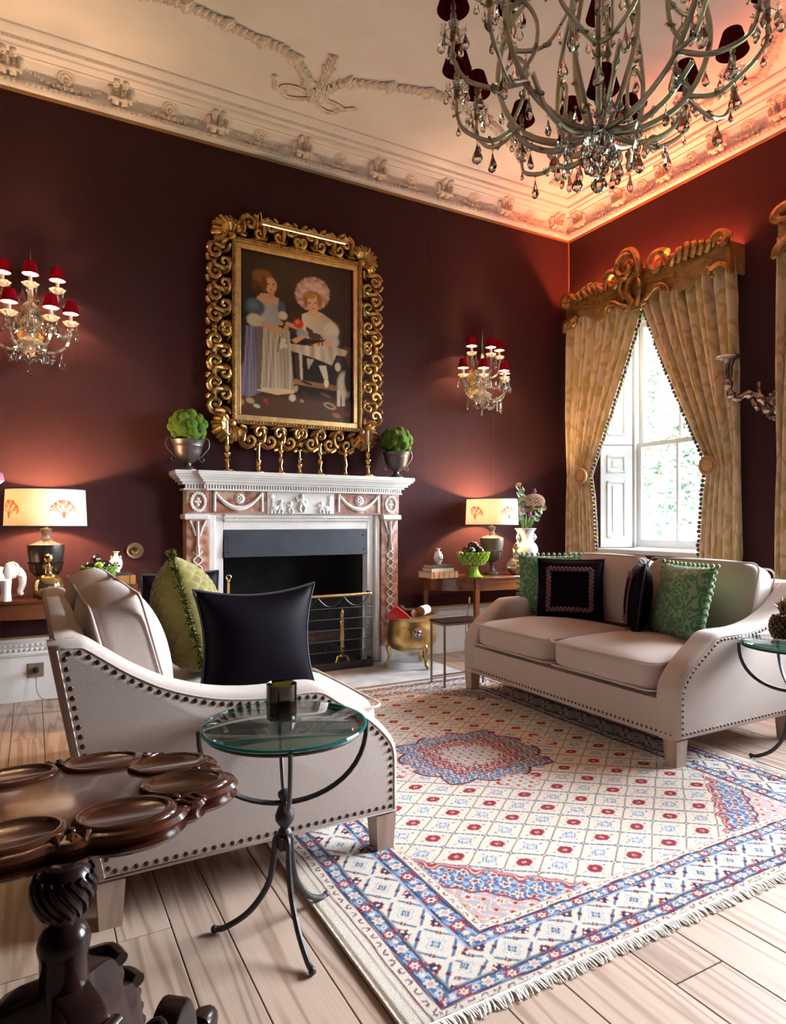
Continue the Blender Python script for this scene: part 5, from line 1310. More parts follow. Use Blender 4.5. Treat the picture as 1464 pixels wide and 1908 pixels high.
for i, (bx, top) in enumerate(((-.025, (-.075, -.05, .155)), (.0, (.0, -.06, .115)), (.04, (.115, .01, .33)))):
    e = stemmed('tulip', ['purple tulip bud leaning left low in the bouquet', 'purple tulip bud low at the front of the bouquet', 'purple tulip bud standing above the hydrangea'][i], 'flower', (bx, -.01), top, 'purple tulips in the porcelain vase')
    for k in range(5):
        a = k*1.257; MB().tube([(top[0], top[1], top[2]-.005), (top[0]+.013*math.cos(a), top[1]+.013*math.sin(a), top[2]+.018), (top[0]+.005*math.cos(a), top[1]+.005*math.sin(a), top[2]+.045)], [.006, .013, .003], 6, flat=.5).build('petal', 'petal_purple', e)
    bl = MB().grid(lambda a, b: ((b-.5)*.02*math.sin(PI*min(1, a*.9+.1)), .03*a*a, a*.15), 8, 2).mesh('leaf', 'stem_green')
    for k in range(3): put('leaf', bl, e, (bx, -.01, 0), (.15, .35*(k-1), k*1.9+i))
# a neighbouring bloom just inside the left edge
bv = thing('stem_vase', 'slim white vase beyond the left edge on the left table', 'vase', (-.36, 4.60, ZI)); MB().lathe([(.035, 0), (.045, .05), (.040, .13), (.018, .18), (.022, .21), (.016, .21), (.012, .17)], 20).build('body', 'ceramic_white', bv); MB().tube([(.02*math.cos(k*PI/6), .02*math.sin(k*PI/6), .21) for k in range(12)], .003, 5, closed=True).build('lip', 'ceramic_white', bv)
tu = thing('tulip', 'purple tulip bloom just showing at the left edge above the lamp', 'flower', (-.36, 4.60, ZI+.05))
MB().tube(spline([(0, 0, 0), (.01, 0, .16), (.09, -.04, .45), (.175, -.07, .62)], 6), .0035, 6).build('stem', 'stem_green', tu)
for k in range(5): MB().tube([(.175, -.07, .62), (.185+.022*math.cos(k*1.257), -.072+.022*math.sin(k*1.257), .655), (.19+.012*math.cos(k*1.257), -.072+.012*math.sin(k*1.257), .70)], [.008, .019, .004], 6, flat=.5).build('petal', 'petal_purple', tu)
# ---- elephant
el = thing('elephant_figurine', 'white alabaster elephant figurine cut by the left edge on the left table', 'figurine', (-.20, 4.42, ZI))
q = MB(); q.ball((0, 0, .145), .07, 18, 12, 1.5, .9, .85).ball((.095, 0, .175), .048, 14, 10, .95, .85, 1.05).tube([(.115, 0, .20), (.122, 0, .205)], .03, 8)
q.build('body', 'alabaster', el)
MB().tube(spline([(.125, 0, .175), (.148, 0, .14), (.150, 0, .09), (.138, 0, .05), (.150, 0, .03)], 4), [.026-.0008*i for i in range(17)], 10).build('trunk', 'alabaster', el)
for s in (-1, 1):
    MB().ball((.078, s*.046, .170), .036, 12, 8, .75, .25, 1.15).build('ear', 'alabaster', el); MB().tube([(.125, s*.02, .150), (.150, s*.026, .138), (.165, s*.026, .145)], [.007, .006, .002], 6).build('tusk', 'alabaster', el)
    for x_ in (-.065, .068): MB().lathe([(.027, 0), (.028, .008), (.024, .05), (.028, .12)], 14, (x_, s*.034, 0)).build('leg', 'alabaster', el)
MB().tube([(-.10, 0, .17), (-.115, 0, .13), (-.11, 0, .09)], [.008, .006, .005], 6).build('tail', 'alabaster', el)
# ---- little black-topped table by the window sofa
st = thing('accent_table', 'small black-topped side table on thin brass legs beside the window sofa', 'side table', (2.635, 3.845, 0)); W2, D2, H2 = .345, .19, .462
MB().box(-W2/2, W2/2, -D2/2, D2/2, H2-.014, H2, .002).build('table_top', 'black_top', st, False)
MB().box(-W2/2+.004, W2/2-.004, -D2/2+.004, -D2/2+.016, H2-.028, H2-.0142).box(-W2/2+.004, W2/2-.004, D2/2-.016, D2/2-.004, H2-.028, H2-.0142).box(-W2/2+.004, -W2/2+.016, -D2/2+.0162, D2/2-.0162, H2-.028, H2-.0142).box(W2/2-.016, W2/2-.004, -D2/2+.0162, D2/2-.0162, H2-.028, H2-.0142).build('top_frame', 'brass_plate', st, False)
for sx in (-1, 1):
    for sy in (-1, 1): cx, cy = sx*(W2/2-.010), sy*(D2/2-.010); MB().box(cx-.006, cx+.006, cy-.006, cy+.006, 0, H2-.0282).build('leg', 'brass_plate', st, False)
MB().box(-W2/2+.012, W2/2-.012, D2/2-.015, D2/2-.005, .05, .06).build('stretcher', 'brass_plate', st, False)
# ---- wall fittings
dm_ = thing('dimmer_switch', 'round brass dimmer switch on the wall left of the fireplace', 'light switch', (.622, Y0-.0005, .949))
MB().lathe([(.056, 0), (.056, .010), (.050, .016), (.042, .012), (.0001, .010)], 32, caps=False).xf(Matrix.Rotation(PI/2, 4, 'X')).build('plate', 'brass_plate', dm_); MB().lathe([(.026, .0105), (.028, .02), (.022, .032), (.010, .035), (.0001, .034)], 24, caps=False).xf(Matrix.Rotation(PI/2, 4, 'X')).build('knob', 'brass', dm_)
so = thing('wall_socket', 'brass wall socket with black plug low on the left skirting', 'socket', (.022, Y0-.0305, .195))
MB().box(-.045, .045, -.008, 0, -.045, .045, .002).build('plate', 'brass_plate', so, False); MB().lathe([(.021, 0), (.021, .012), (.016, .030), (.006, .034)], 8).xf(Matrix.Translation((.0, -.0082, .0)) @ Matrix.Rotation(PI/2, 4, 'X')).build('plug', 'black_plastic', so)
MB().tube(spline([(0, -.03, -.016), (0, -.035, -.06), (.005, -.045, -.13), (.04, -.06, -.180), (.12, -.05, -.1925), (.30, -.06, -.1925)], 6), .0022, 6).build('flex', 'cord_brown', so)
lc = thing('lamp_cord', 'thin lamp flex with an inline brass switch hanging below the right table', 'cord', (3.30, 4.66, 0))
MB().tube(spline([(.02, .0, .57), (.022, 0, .50), (.02, 0, .43), (-.005, 0, .33), (-.02, 0, .2), (.02, .0, .05), (.12, .04, .004)], 5), .0025, 6).build('flex', 'black_plastic', lc); MB().box(.012, .030, -.006, .006, .44, .50, .003).build('inline_switch', 'brass', lc, False)

# ================================================================== CRYSTAL: shared pieces
def drop_mesh(name, L_, r_, mat, n=6, bead=True):
    """faceted pear drop hanging from the origin"""
    q = MB()
    if bead: q.ball((0, 0, -.008), .0065, 6, 4)
    z0 = -.016 if bead else 0
    prof = [(.0008, z0), (r_*.35, z0-L_*.30), (r_*.85, z0-L_*.60), (r_, z0-L_*.74), (r_*.72, z0-L_*.90), (.0008, z0-L_)]
    q.lathe(prof[::-1], n, sy=.62, caps=False); return q.mesh(name, mat, False)
def bead_mesh(name, r_, mat): return MB().ball((0, 0, 0), r_, 6, 4).mesh(name, mat, False)
def shade_meshes(r0, r1, h, pl, col='shade_red'):
    q = MB(); n = 72
    v = []
    for r_, z_ in ((r0, 0), (r1, h)): v += [(r_*(1+.02*math.cos(pl*2*PI*k/n))*math.cos(2*PI*k/n), r_*(1+.02*math.cos(pl*2*PI*k/n))*math.sin(2*PI*k/n), z_) for k in range(n)]
    q.add(v, [(k, (k+1) % n, n+(k+1) % n, n+k) for k in range(n)])
    a = q.mesh('candle_shade', col)
    b = MB().tube([(r0*math.cos(2*PI*k/24), r0*math.sin(2*PI*k/24), 0) for k in range(24)], .0022, 5, closed=True).mesh('shade_trim', col)
    return a, b
def lining_mesh(r0, r1, h): return MB().lathe([(r0*.965, .001), (r1*.955, h-.001)], 24, caps=False).mesh('shade_lining', 'shade_pink_lining')
def pan_mesh(r_, mat):
    q = MB(); n = 12; v = []
    for rr_, z_, sc_ in ((.012, 0, 0), (r_*.62, .006, .05), (r_, .028, .10), (r_*.97, .030, .10), (r_*.60, .011, .05), (.010, .006, 0)):
        v += [(rr_*(1+sc_*math.cos(6*2*PI*k/24))*math.cos(2*PI*k/24), rr_*(1+sc_*math.cos(6*2*PI*k/24))*math.sin(2*PI*k/24), z_) for k in range(24)]
    q.add(v, [(i*24+k, i*24+(k+1) % 24, (i+1)*24+(k+1) % 24, (i+1)*24+k) for i in range(5) for k in range(24)]); return q.mesh('drip_pan', mat, False)

# ================================================================== CHANDELIER
CHX, CHY = 2.195, 2.10
ch = thing('chandelier', 'large crystal chandelier with dark red candle shades hanging from the ceiling', 'chandelier', (CHX, CHY, 0))
fa = math.atan2(math.cos(YAW), math.sin(YAW))         # plan angle pointing away from the camera
DR = {k: drop_mesh('crystal_drop', *a, 'crystal') for k, a in {'s': (.055, .013), 'm': (.080, .019), 'l': (.105, .027)}.items()}
ROS = MB().lathe([(.006, -.005), (.020, -.003), (.017, .004), (.006, .006)], 8).mesh('glass_rosette', 'crystal', False)
SH, ST = shade_meshes(.068, .040, .098, 18, 'shade_maroon'); PAN = pan_mesh(.058, 'crystal')
CUP = MB().lathe([(.006, -.030), (.014, -.022), (.016, -.008), (.011, 0), (.014, .004)], 10).mesh('brass_cup', 'gilt_dull')
CAN = MB().lathe([(.0145, 0), (.0150, .04), (.0135, .088), (.008, .093)], 12).mesh('candle_sleeve', 'candle_sleeve')
BUL = MB().lathe([(.006, .093), (.013, .112), (.012, .128), (.003, .150)], 10).mesh('bulb', 'bulb_off')
def light_unit(root, p, shade, trim, pan, drops, n, r_, cm=CAN, bm=BUL, sz=.115, mat=None):
    """pan + candle + bulb + shade (+ trim) and the drops hanging off the pan"""
    put('brass_cup', CUP, root, p); po = put('drip_pan', pan, root, (p[0], p[1], p[2]+.004))
    put('candle_sleeve', cm, root, (p[0], p[1], p[2]+.008)); put('bulb', bm, root, (p[0], p[1], p[2]+.008))
    so_ = put('candle_shade', shade, root, (p[0], p[1], p[2]+sz)); put('shade_trim', trim, so_)
    for k in range(n):
        a = 2*PI*k/n+.3; put('crystal_drop', drops, po, (r_*math.cos(a), r_*math.sin(a), .024), (0, 0, a))
def pol3(a, r_, z_): return (r_*math.cos(a), r_*math.sin(a), z_)
def arm(root, P, r_=.0095, ros=3, name='arm', n=6):
    S_ = spline(P, n); q = MB().tube(S_, r_, 8)
    # twin glass ribs clipped on the metal band
    o = q.build(name, 'arm_gold', root)
    g = MB()
    for sgn in (-1, 1):
        off = Vector((0, 0, r_*.75*sgn)); g.tube([tuple(Vector(p)+off) for p in S_], r_*.62, 6)
    g.build('glass_rib', 'crystal', o)
    L = len(S_)
    for k in range(ros): put('glass_rosette', ROS, o, S_[int((k+.5)*(L-1)/ros)], (random.uniform(0, 3), random.uniform(0, 3), 0), 1.25)
    return S_
random.seed(11)
ZH = 2.86
# hub, centre candle, stem, finial
MB().lathe([(.004, 2.770), (.020, 2.785), (.050, 2.810), (.066, 2.835), (.060, 2.848), (.030, 2.852)], 20).build('glass_bowl', 'crystal', ch, False)
MB().lathe([(.050, 2.8525), (.052, 2.870), (.030, 2.876)], 24).build('hub_plate', 'lamp_black', ch)
MB().lathe([(.010, 2.877), (.016, 2.92), (.010, 2.96), (.022, 3.02), (.012, 3.08)], 14).build('hub_cup', 'crystal', ch, False)
MB().lathe([(.004, 2.735), (.012, 2.745), (.014, 2.76), (.006, 2.772)], 10).build('finial', 'gilt_dull', ch)
MB().ball((0, 0, 2.640), .036, 8, 6).build('crystal_ball', 'crystal', ch, False); MB().tube([(0, 0, 2.735), (0, 0, 2.67)], .002, 5).build('ball_wire', 'brass', ch)
MB().tube([(0, 0, 3.60), (0, 0, 4.145)], .010, 10).build('stem', 'gilt_dull', ch); MB().lathe([(.07, 4.164), (.075, 4.155), (.05, 4.13), (.015, 4.115)], 20).build('ceiling_rose', 'gilt_dull', ch)
fwd = fa+PI
light_unit(ch, (.055*math.cos(fwd), .055*math.sin(fwd), ZH+.045), SH, ST, PAN, DR['s'], 0, .05)
NR_ = 7
for k in range(NR_):
    a = fa+math.radians(8)+2*PI*k/NR_
    # main rib: from the hub out, round and up to the crown
    P = [pol3(a, .045, 2.865), pol3(a, .20, 2.885), pol3(a, .36, 2.985), pol3(a, .455, 3.16), pol3(a, .47, 3.33), pol3(a, .40, 3.52), pol3(a, .24, 3.66), pol3(a, .10, 3.78), pol3(a, .05, 3.95)]
    arm(ch, P, .0125, 6, 'main_rib')
    # lower rib that drops below the hub line
    P = [pol3(a+.10, .05, 2.855), pol3(a+.12, .18, 2.83), pol3(a+.16, .31, 2.88), pol3(a+.20, .40, 2.985)]
    arm(ch, P, .0105, 3, 'lower_rib')
    # lyre in the middle
    if k in (0, 2, 4, 6): P = [pol3(a+.22, .045, 2.88), pol3(a+.22, .11, 3.02), pol3(a+.22, .17, 3.22), pol3(a+.22, .165, 3.42), pol3(a+.22, .10, 3.60), pol3(a+.22, .045, 3.72)]
    if k in (0, 2, 4, 6): arm(ch, P, .011, 4, 'lyre_rib')
    # scroll loop inside each main rib
    P = [pol3(a, .40, 3.03), pol3(a+.05, .34, 3.14), pol3(a+.03, .33, 3.27), pol3(a, .39, 3.34), pol3(a-.03, .455, 3.29)]
    arm(ch, P, .0085, 2, 'scroll_loop')
    for s, dz, R_ in ((-1, 0., .66), (1, -.055, .64)):
        b = a+s*math.radians(12.5)
        zp = 3.225+dz
        P = [pol3(a+s*.02, .38, 3.005), pol3(lerp(a, b, .5), .49, 2.985+dz*.6), pol3(b, .60, 3.045+dz), pol3(b, R_, 3.13+dz), pol3(b, R_, zp-.02)]
        S_ = arm(ch, P, .0085, 2, 'candle_arm')
        light_unit(ch, pol3(b, R_, zp), SH, ST, PAN, DR['m'] if s < 0 else DR['s'], 6, .052)
        put('crystal_drop', DR['l'], ch, tuple(Vector(S_[9])-Vector((0, 0, .008))), (0, 0, b)); put('crystal_drop', DR['s'], ch, tuple(Vector(S_[16])-Vector((0, 0, .008))), (0, 0, b))
    # upper tier
    b = a+.45
    P = [pol3(b-.3, .20, 3.60), pol3(b-.15, .36, 3.50), pol3(b, .50, 3.53), pol3(b, .56, 3.62), pol3(b, .56, 3.655)]
    S_ = arm(ch, P, .0085, 2, 'candle_arm'); light_unit(ch, pol3(b, .56, 3.675), SH, ST, PAN, DR['m'], 6, .052)
    put('crystal_drop', DR['l'], ch, tuple(Vector(S_[10])-Vector((0, 0, .008))))
    for r_, z_, kk, da in ((.20, 2.875, 'l', 0), (.36, 2.975, 'l', 0), (.455, 3.15, 'm', 0), (.30, 2.868, 'm', .16), (.18, 2.82, 'l', .12), (.165, 3.40, 'm', .22), (.39, 3.33, 'm', .0), (.40, 3.51, 'l', 0), (.24, 3.65, 'm', 0), (.10, 3.02, 'm', .22)):
        put('crystal_drop', DR[kk], ch, pol3(a+da, r_, z_-.008), (0, 0, random.uniform(0, 3)))
for k in range(12):
    a = k*PI/6; put('crystal_drop', DR['l' if k % 2 else 'm'], ch, pol3(a, .062, 2.832), (0, 0, a))
for k in range(6): put('crystal_drop', DR['m'], ch, pol3(k*PI/3+.2, .028, 2.775), (0, 0, k))

# ================================================================== WALL SCONCES
SC, SCT = shade_meshes(.048, .029, .078, 14); PANS = pan_mesh(.046, 'crystal_lit'); LIN = lining_mesh(.048, .029, .078)
DL = drop_mesh('crystal_drop', .105, .018, 'crystal'); DS = drop_mesh('crystal_drop', .05, .011, 'crystal')
CA2 = MB().lathe([(.0105, 0), (.0105, .05), (.0095, .066)], 10).mesh('candle_sleeve', 'candle_sleeve'); BU2 = MB().lathe([(.005, .066), (.009, .078), (.008, .09), (.002, .100)], 8).mesh('bulb', 'bulb')
ROS2 = MB().lathe([(.004, -.004), (.014, -.002), (.012, .003), (.004, .004)], 8).mesh('glass_rosette', 'crystal', False)
OV = MB().ball((0, 0, 0), .0105, 6, 4, 1.5, .7, 1).mesh('chain_bead', 'crystal', False)
def sconce(label, xc):
    t = thing('wall_sconce', label, 'wall light', (xc, Y0, 0), group='crystal wall sconces on the chimney wall'); YB = -.12
    MB().lathe([(.09, 0), (.085, .008), (.03, .016)], 24, sy=1.5).xf(Matrix.Translation((0, -.0005, 2.40)) @ Matrix.Rotation(PI/2, 4, 'X')).build('backplate', 'brass', t)
    MB().tube([(0, -.012, 2.36), (0, YB, 2.34)], .012, 8).build('bracket', 'brass', t)
    MB().lathe([(.004, 2.185), (.030, 2.20), (.075, 2.245), (.085, 2.275), (.060, 2.295), (.030, 2.31), (.040, 2.36), (.058, 2.42), (.050, 2.46), (.028, 2.48), (.050, 2.50), (.035, 2.52), (.012, 2.54)], 14, (0, YB, 0)).build('glass_body', 'crystal_lit', t, False)
    MB().lathe([(.014, 2.54), (.017, 2.60), (.008, 2.72), (.001, 2.86)], 6, (0, YB, 0)).build('spire', 'crystal_lit', t, False)
    pos = [(-75, .235, 2.40), (-27, .245, 2.385), (27, .245, 2.385), (75, .235, 2.40), (-62, .17, 2.595), (0, .17, 2.585), (62, .17, 2.595)]
    for i, (ad, R_, zp) in enumerate(pos):
        a = math.radians(ad); dx, dy = math.sin(a), -math.cos(a)
        if dy*R_+YB > -.06: pass
        px, py = dx*R_, YB+.02+dy*R_*.85
        up = zp > 2.5; z0 = 2.48 if up else 2.27
        P = [(dx*.035, YB+dy*.035, z0), (dx*R_*.45, YB+dy*R_*.42, z0-.05), (dx*R_*.85, YB+.01+dy*R_*.78, z0-.01), (px, py, zp-.05), (px, py, zp-.012)]
        S_ = spline(P, 5); o = MB().tube(S_, .0085, 6).build('glass_arm', 'crystal_lit', t, False)
        for k in (5, 10, 15): put('glass_rosette', ROS2, o, S_[k], (1.2, .4*k, 0))
        po = put('drip_pan', PANS, t, (px, py, zp)); put('candle_sleeve', CA2, t, (px, py, zp+.01)); put('bulb', BU2, t, (px, py, zp+.01))
        so_ = put('candle_shade', SC, t, (px, py, zp+.085)); put('shade_trim', SCT, so_); put('shade_lining', LIN, so_)
        lamp('sconce_light', t, (px, py, zp+.102), 8.5, (1, .60, .32), .010)
        for k in range(5):
            b = 2*PI*k/5+.5; put('crystal_drop', DS if k % 2 else DL, po, (.040*math.cos(b), .040*math.sin(b), .022), (0, 0, b))
        put('crystal_drop', DL, t, (S_[9][0], S_[9][1], S_[9][2]-.012))
        if not up and i < 3:
            a2 = math.radians(pos[i+1][0]); A_ = Vector((px, py, zp-.04)); B_ = Vector((math.sin(a2)*R_, YB+.02-math.cos(a2)*R_*.85, zp-.04))
            A_ = Vector((dx*R_*.6, YB+dy*R_*.55, 2.235)); B_ = Vector((math.sin(a2)*R_*.6, YB-math.cos(a2)*R_*.55, 2.235))
            for sag, A2, B2 in ((.10, A_, B_), (.07, Vector((px, py, zp-.01)), Vector((math.sin(a2)*R_, YB+.02-math.cos(a2)*R_*.85, pos[i+1][2]-.01)))):
                for k in range(11):
                    u = k/10; p = A2.lerp(B2, u); p.z -= sag*(1-(2*u-1)**2); put('chain_bead', OV, t, tuple(p), (0, 0, a))
    for k in range(12):
        a = PI+PI*k/11; put('crystal_drop', DL if k % 2 else DS, t, (.078*math.cos(a), YB+.078*math.sin(a), 2.262), (0, 0, a)); put('crystal_drop', DS, t, (.05*math.cos(a), YB+.05*math.sin(a), 2.50), (0, 0, a)); put('crystal_drop', DS, t, (.056*math.cos(a), YB+.056*math.sin(a), 2.43), (0, 0, a))
    put('crystal_drop', DL, t, (0, YB, 2.19))
    return t
sconce('lit crystal wall sconce with red shades right of the portrait', 3.505)
sconce('lit crystal wall sconce with red shades at the left edge', -.010)

# ================================================================== CURTAINS, PELMETS, BRACKET
def damask_panel(q, zs, yo, yi, x0, amp, n, ph):
    """pleated cloth between an outer and an inner edge that both move with height"""
    NS = 160
    def fn(a, b):
        z_ = lerp(zs[0], zs[-1], b); o_, i_ = interp(z_, zs, yo), interp(z_, zs, yi); w_ = abs(o_-i_)
        y_ = lerp(o_, i_, a); am = amp*min(1, .45+.9*w_/.85)
        x_ = x0-am*abs(math.sin(a*n*PI+ph+.5*math.sin(a*7+z_*.9)))**.75*(.75+.25*math.sin(a*23+1))
        return (x_, y_, z_)
    return q.grid(fn, NS, 60)
def curtains(label_base, c, which, labs):
    for s in which:
        t = thing('curtain', labs[s], 'curtain', (0, c+.02, 0), group='gold damask curtains tied back')
        zt = 1.575
        zs = [.04, .5, 1.0, 1.35, 1.5, zt, 1.66, 1.8, 2.0, 2.3, 2.6, 2.95, 3.10]
        inn = [.50, .52, .535, .56, .585, .60, .565, .50, .41, .275, .145, .015, .01]
        out = [.88, .88, .88, .875, .87, .868, .868, .868, .866, .864, .862, .858, .856]
        xf_ = X0-.075
        MBq = damask_panel(MB(), zs, [s*v for v in out], [s*v for v in inn], xf_, .095, 10, s)
        MBq.build('drape', 'curtain_damask', t)
        # lining turned back along the leading edge
        MB().grid(lambda a, b: (xf_+.004-.02*a, s*(interp(lerp(.04, 2.95, b), zs, inn)-.001+.05*a), lerp(.04, 2.95, b)), 2, 40).build('lining', 'curtain_lining', t)
        pm = [MB().ball((0, 0, 0), .017, 7, 5).mesh('pompom', m_) for m_ in ('pom_green', 'pom_purple')]
        z_ = 2.93; k = 0
        while z_ > .12:
            y_ = s*(interp(z_, zs, inn)-.010); dy = abs(interp(z_-.01, zs, inn)-interp(z_, zs, inn))/.01; put('pompom', pm[(k//2) % 2], t, (xf_-.03+random.uniform(-.008, .008), y_, z_)); z_ -= .036/math.sqrt(1+dy*dy); k += 1
        h = thing('tieback', {1: 'round velvet holdback on the left curtain', -1: 'round velvet holdback on the right curtain'}[s]+label_base, 'holdback', (X0-.165, c+.02+s*.655, zt), group='round velvet curtain holdbacks')
        MB().lathe([(.075, 0), (.078, .010), (.070, .022), (.066, .018), (.0001, .020)], 28, caps=False).lathe([(.0001, -.001), (.075, 0)], 28, caps=False).xf(Matrix.Rotation(-PI/2, 4, 'Y')).build('roundel', 'tie_velvet', h)
        MB().tube([(.001, 0, 0), (.150, s*.06, 0)], .010, 8).build('rod', 'brass', h)
        MB().tube([(-.022, .052*math.cos(2*PI*k/24), .052*math.sin(2*PI*k/24)) for k in range(24)], .004, 6, closed=True).build('cord_ring', 'gilt_dull', h)
LB = {1: 'gold damask curtain tied back at the left of the window, beside the corner', -1: 'wide gold damask curtain tied back at the right of the window'}
curtains(' of the window behind the sofa', WIN[0], (1, -1), LB)
L2 = {1: 'sliver of gold damask curtain at the right edge of the picture', -1: 'gold damask curtain of the second window, out beyond the right edge'}
curtains(' of the second window', 1.80, (1,), L2); curtains(' of the second window', .92, (-1,), L2)
def sc_tube(q, P, r0, r1, n=5, flat=1.):
    S_ = spline(P, n); m = len(S_); q.tube(S_, [1.3*lerp(r0, r1, i/(m-1)) for i in range(m)], 8, flat=flat); return S_
def spiral(c, r0, turns, a0, dr, x_, n=22, sh_=.85): return [(x_-.02*math.sin(PI*i/n), c[0]+r0*(1-sh_*i/n)*math.cos(a0+dr*turns*2*PI*i/n), c[1]+r0*(1-sh_*i/n)*math.sin(a0+dr*turns*2*PI*i/n)) for i in range(n+1)]
def pelmet(label, c, wide=1.):
    t = thing('pelmet', label, 'pelmet', (0, c+.02, 0), group='carved giltwood window pelmets'); XP = X0-.185; HWD = .84; t.scale = (1, wide, 1)
    # half outline, centre to end, (y, z): scalloped foot and rising shoulders
    foot = spline([(.05, 2.955), (.12, 2.985), (.20, 3.03), (.28, 3.035), (.36, 2.995), (.44, 2.965), (.52, 3.0), (.60, 3.05), (.70, 3.055), (.78, 3.02), (.84, 2.985)], 4)
    head = spline([(.84, 3.215), (.74, 3.225), (.62, 3.205), (.50, 3.20), (.38, 3.215), (.26, 3.225), (.14, 3.25), (.05, 3.27)], 4)
    for s in (-1, 1):
        poly = [(s*p[0], p[1]) for p in foot]+[(s*p[0], p[1]) for p in head]
        MB().prism(poly, XP, XP+.028, 'x', .006, 2).build('board', 'gilt_dull', t)
        MB().box(XP+.028, X0-.001, *sorted((s*(HWD-.02), s*HWD)), 2.99, 3.21).build('return_board', 'gilt_dull', t, False)
        q = MB()      # incised strapwork
        for dz in (.0, .035):
            sc_tube(q, [(XP-.001, s*.10, 3.13+dz), (XP-.001, s*.25, 3.11+dz), (XP-.001, s*.38, 3.10+dz), (XP-.001, s*.48, 3.12-dz), (XP-.001, s*.62, 3.15-dz), (XP-.001, s*.76, 3.10+dz)], .004, .003)
        q.tube([(XP-.001, s*.40+.028*math.cos(k*PI/8), 3.105+.036*math.sin(k*PI/8)) for k in range(16)], .004, 6, closed=True); q.build('strapwork', 'gilt', t)
        def orn(name, *curls):
            m = MB()
            for P, a, b in curls:
                S_ = sc_tube(m, P, a, b, 1 if len(P) > 8 else 5); m.ball(S_[-1], b*1.25, 8, 6)
            m.build(name, 'gilt', t)
        orn('shell_scroll', (spiral((s*.23, 3.235), .105, .95, PI/2-s*.9, s, XP-.015), .030, .016), ([(XP-.01, s*.33, 3.20), (XP-.03, s*.29, 3.29), (XP-.02, s*.20, 3.335), (XP-.01, s*.12, 3.30)], .018, .012))
        for y_, h_ in ((.37, .055), (.43, .085), (.495, .10), (.56, .085), (.62, .065), (.68, .045)):
            orn('leaf_curl', ([(XP-.008, s*(y_-.02), 3.195), (XP-.03, s*(y_+.018), 3.20+h_*.55), (XP-.03, s*(y_+.020), 3.20+h_*.9), (XP-.02, s*(y_-.008), 3.20+h_), (XP-.02, s*(y_-.012), 3.20+h_*.75)], .026, .011))
        orn('end_scroll', (spiral((s*.79, 3.215), .075, .95, PI/2+s*1.2, -s, XP-.012), .028, .014), ([(XP-.005, s*.70, 3.215), (XP-.02, s*.745, 3.265), (XP-.02, s*.80, 3.285), (XP-.01, s*.855, 3.24)], .020, .016))
        orn('foot_scroll', ([(XP-.005, s*.68, 3.06), (XP-.03, s*.72, 3.035), (XP-.03, s*.78, 3.05), (XP-.02, s*.83, 3.02), (XP-.01, s*.85, 2.965)], .020, .014), ([(XP-.005, s*.70, 3.05), (XP-.02, s*.69, 3.0), (XP-.02, s*.72, 2.98)], .016, .012))
        orn('inner_foot_scroll', ([(XP-.005, s*.06, 2.98), (XP-.03, s*.13, 3.00), (XP-.03, s*.22, 3.055), (XP-.03, s*.30, 3.045), (XP-.02, s*.335, 2.99)], .020, .014), ([(XP-.01, s*.05, 2.99), (XP-.03, s*.08, 2.955), (XP-.02, s*.115, 2.965)], .018, .012), ([(XP-.01, s*.26, 3.05), (XP-.03, s*.265, 3.01), (XP-.02, s*.29, 3.0)], .014, .009))
    # asymmetric crest
    for nm, P, a, b in (('crest_scroll', spiral((.075, 3.30), .115, 1.15, PI*.75, -1, XP-.03, 26), .036, .014), ('crest_scroll', [(XP-.02, -.045, 3.20), (XP-.05, -.055, 3.32), (XP-.05, -.0, 3.42), (XP-.04, .09, 3.445), (XP-.03, .17, 3.40)], .030, .018),
                        ('crest_leaf', [(XP-.02, .02, 2.99), (XP-.05, .055, 3.07), (XP-.06, .03, 3.16), (XP-.05, -.02, 3.22)], .028, .012), ('crest_leaf', [(XP-.02, .10, 3.05), (XP-.05, .13, 3.12), (XP-.05, .11, 3.19), (XP-.04, .06, 3.21)], .026, .010), ('crest_leaf', [(XP-.02, -.02, 2.97), (XP-.04, -.06, 3.03), (XP-.05, -.075, 3.12), (XP-.04, -.05, 3.18)], .026, .010)):
        q = MB(); S_ = sc_tube(q, P, a, b, 1 if len(P) > 8 else 6); q.ball(S_[-1], b*1.4, 8, 6); q.build(nm, 'gilt', t)
    q = MB()
    q.prism([(-.06, 2.94), (.08, 2.94), (.13, 3.10), (.15, 3.28), (.06, 3.36), (-.05, 3.30), (-.07, 3.1)], XP-.005, XP+.03, 'x', .006, 2).build('crest_board', 'gilt_dull', t)
    MB().box(XP+.03, X0-.001, -HWD+.021, HWD-.021, 3.105, 3.12).build('top_board', 'gilt_dull', t, False)
    ls = thing('light_strip', 'orange uplight strip '+('hidden on top of the pelmet above the sofa' if c > 3 else 'hidden on top of the second pelmet'), 'light strip', (X0-.06, c+.02, 3.121), group='orange uplight strips')
    MB().box(-.018, .018, -.80, .80, 0, .010).build('channel', 'brass_plate', ls, False); MB().box(-.010, .010, -.79, .79, .0105, .016).build('diodes', 'led_orange', ls, False)
pelmet('carved giltwood rococo pelmet above the window behind the sofa', WIN[0])
pelmet('carved giltwood pelmet above the second window', WIN[1], 1.52)
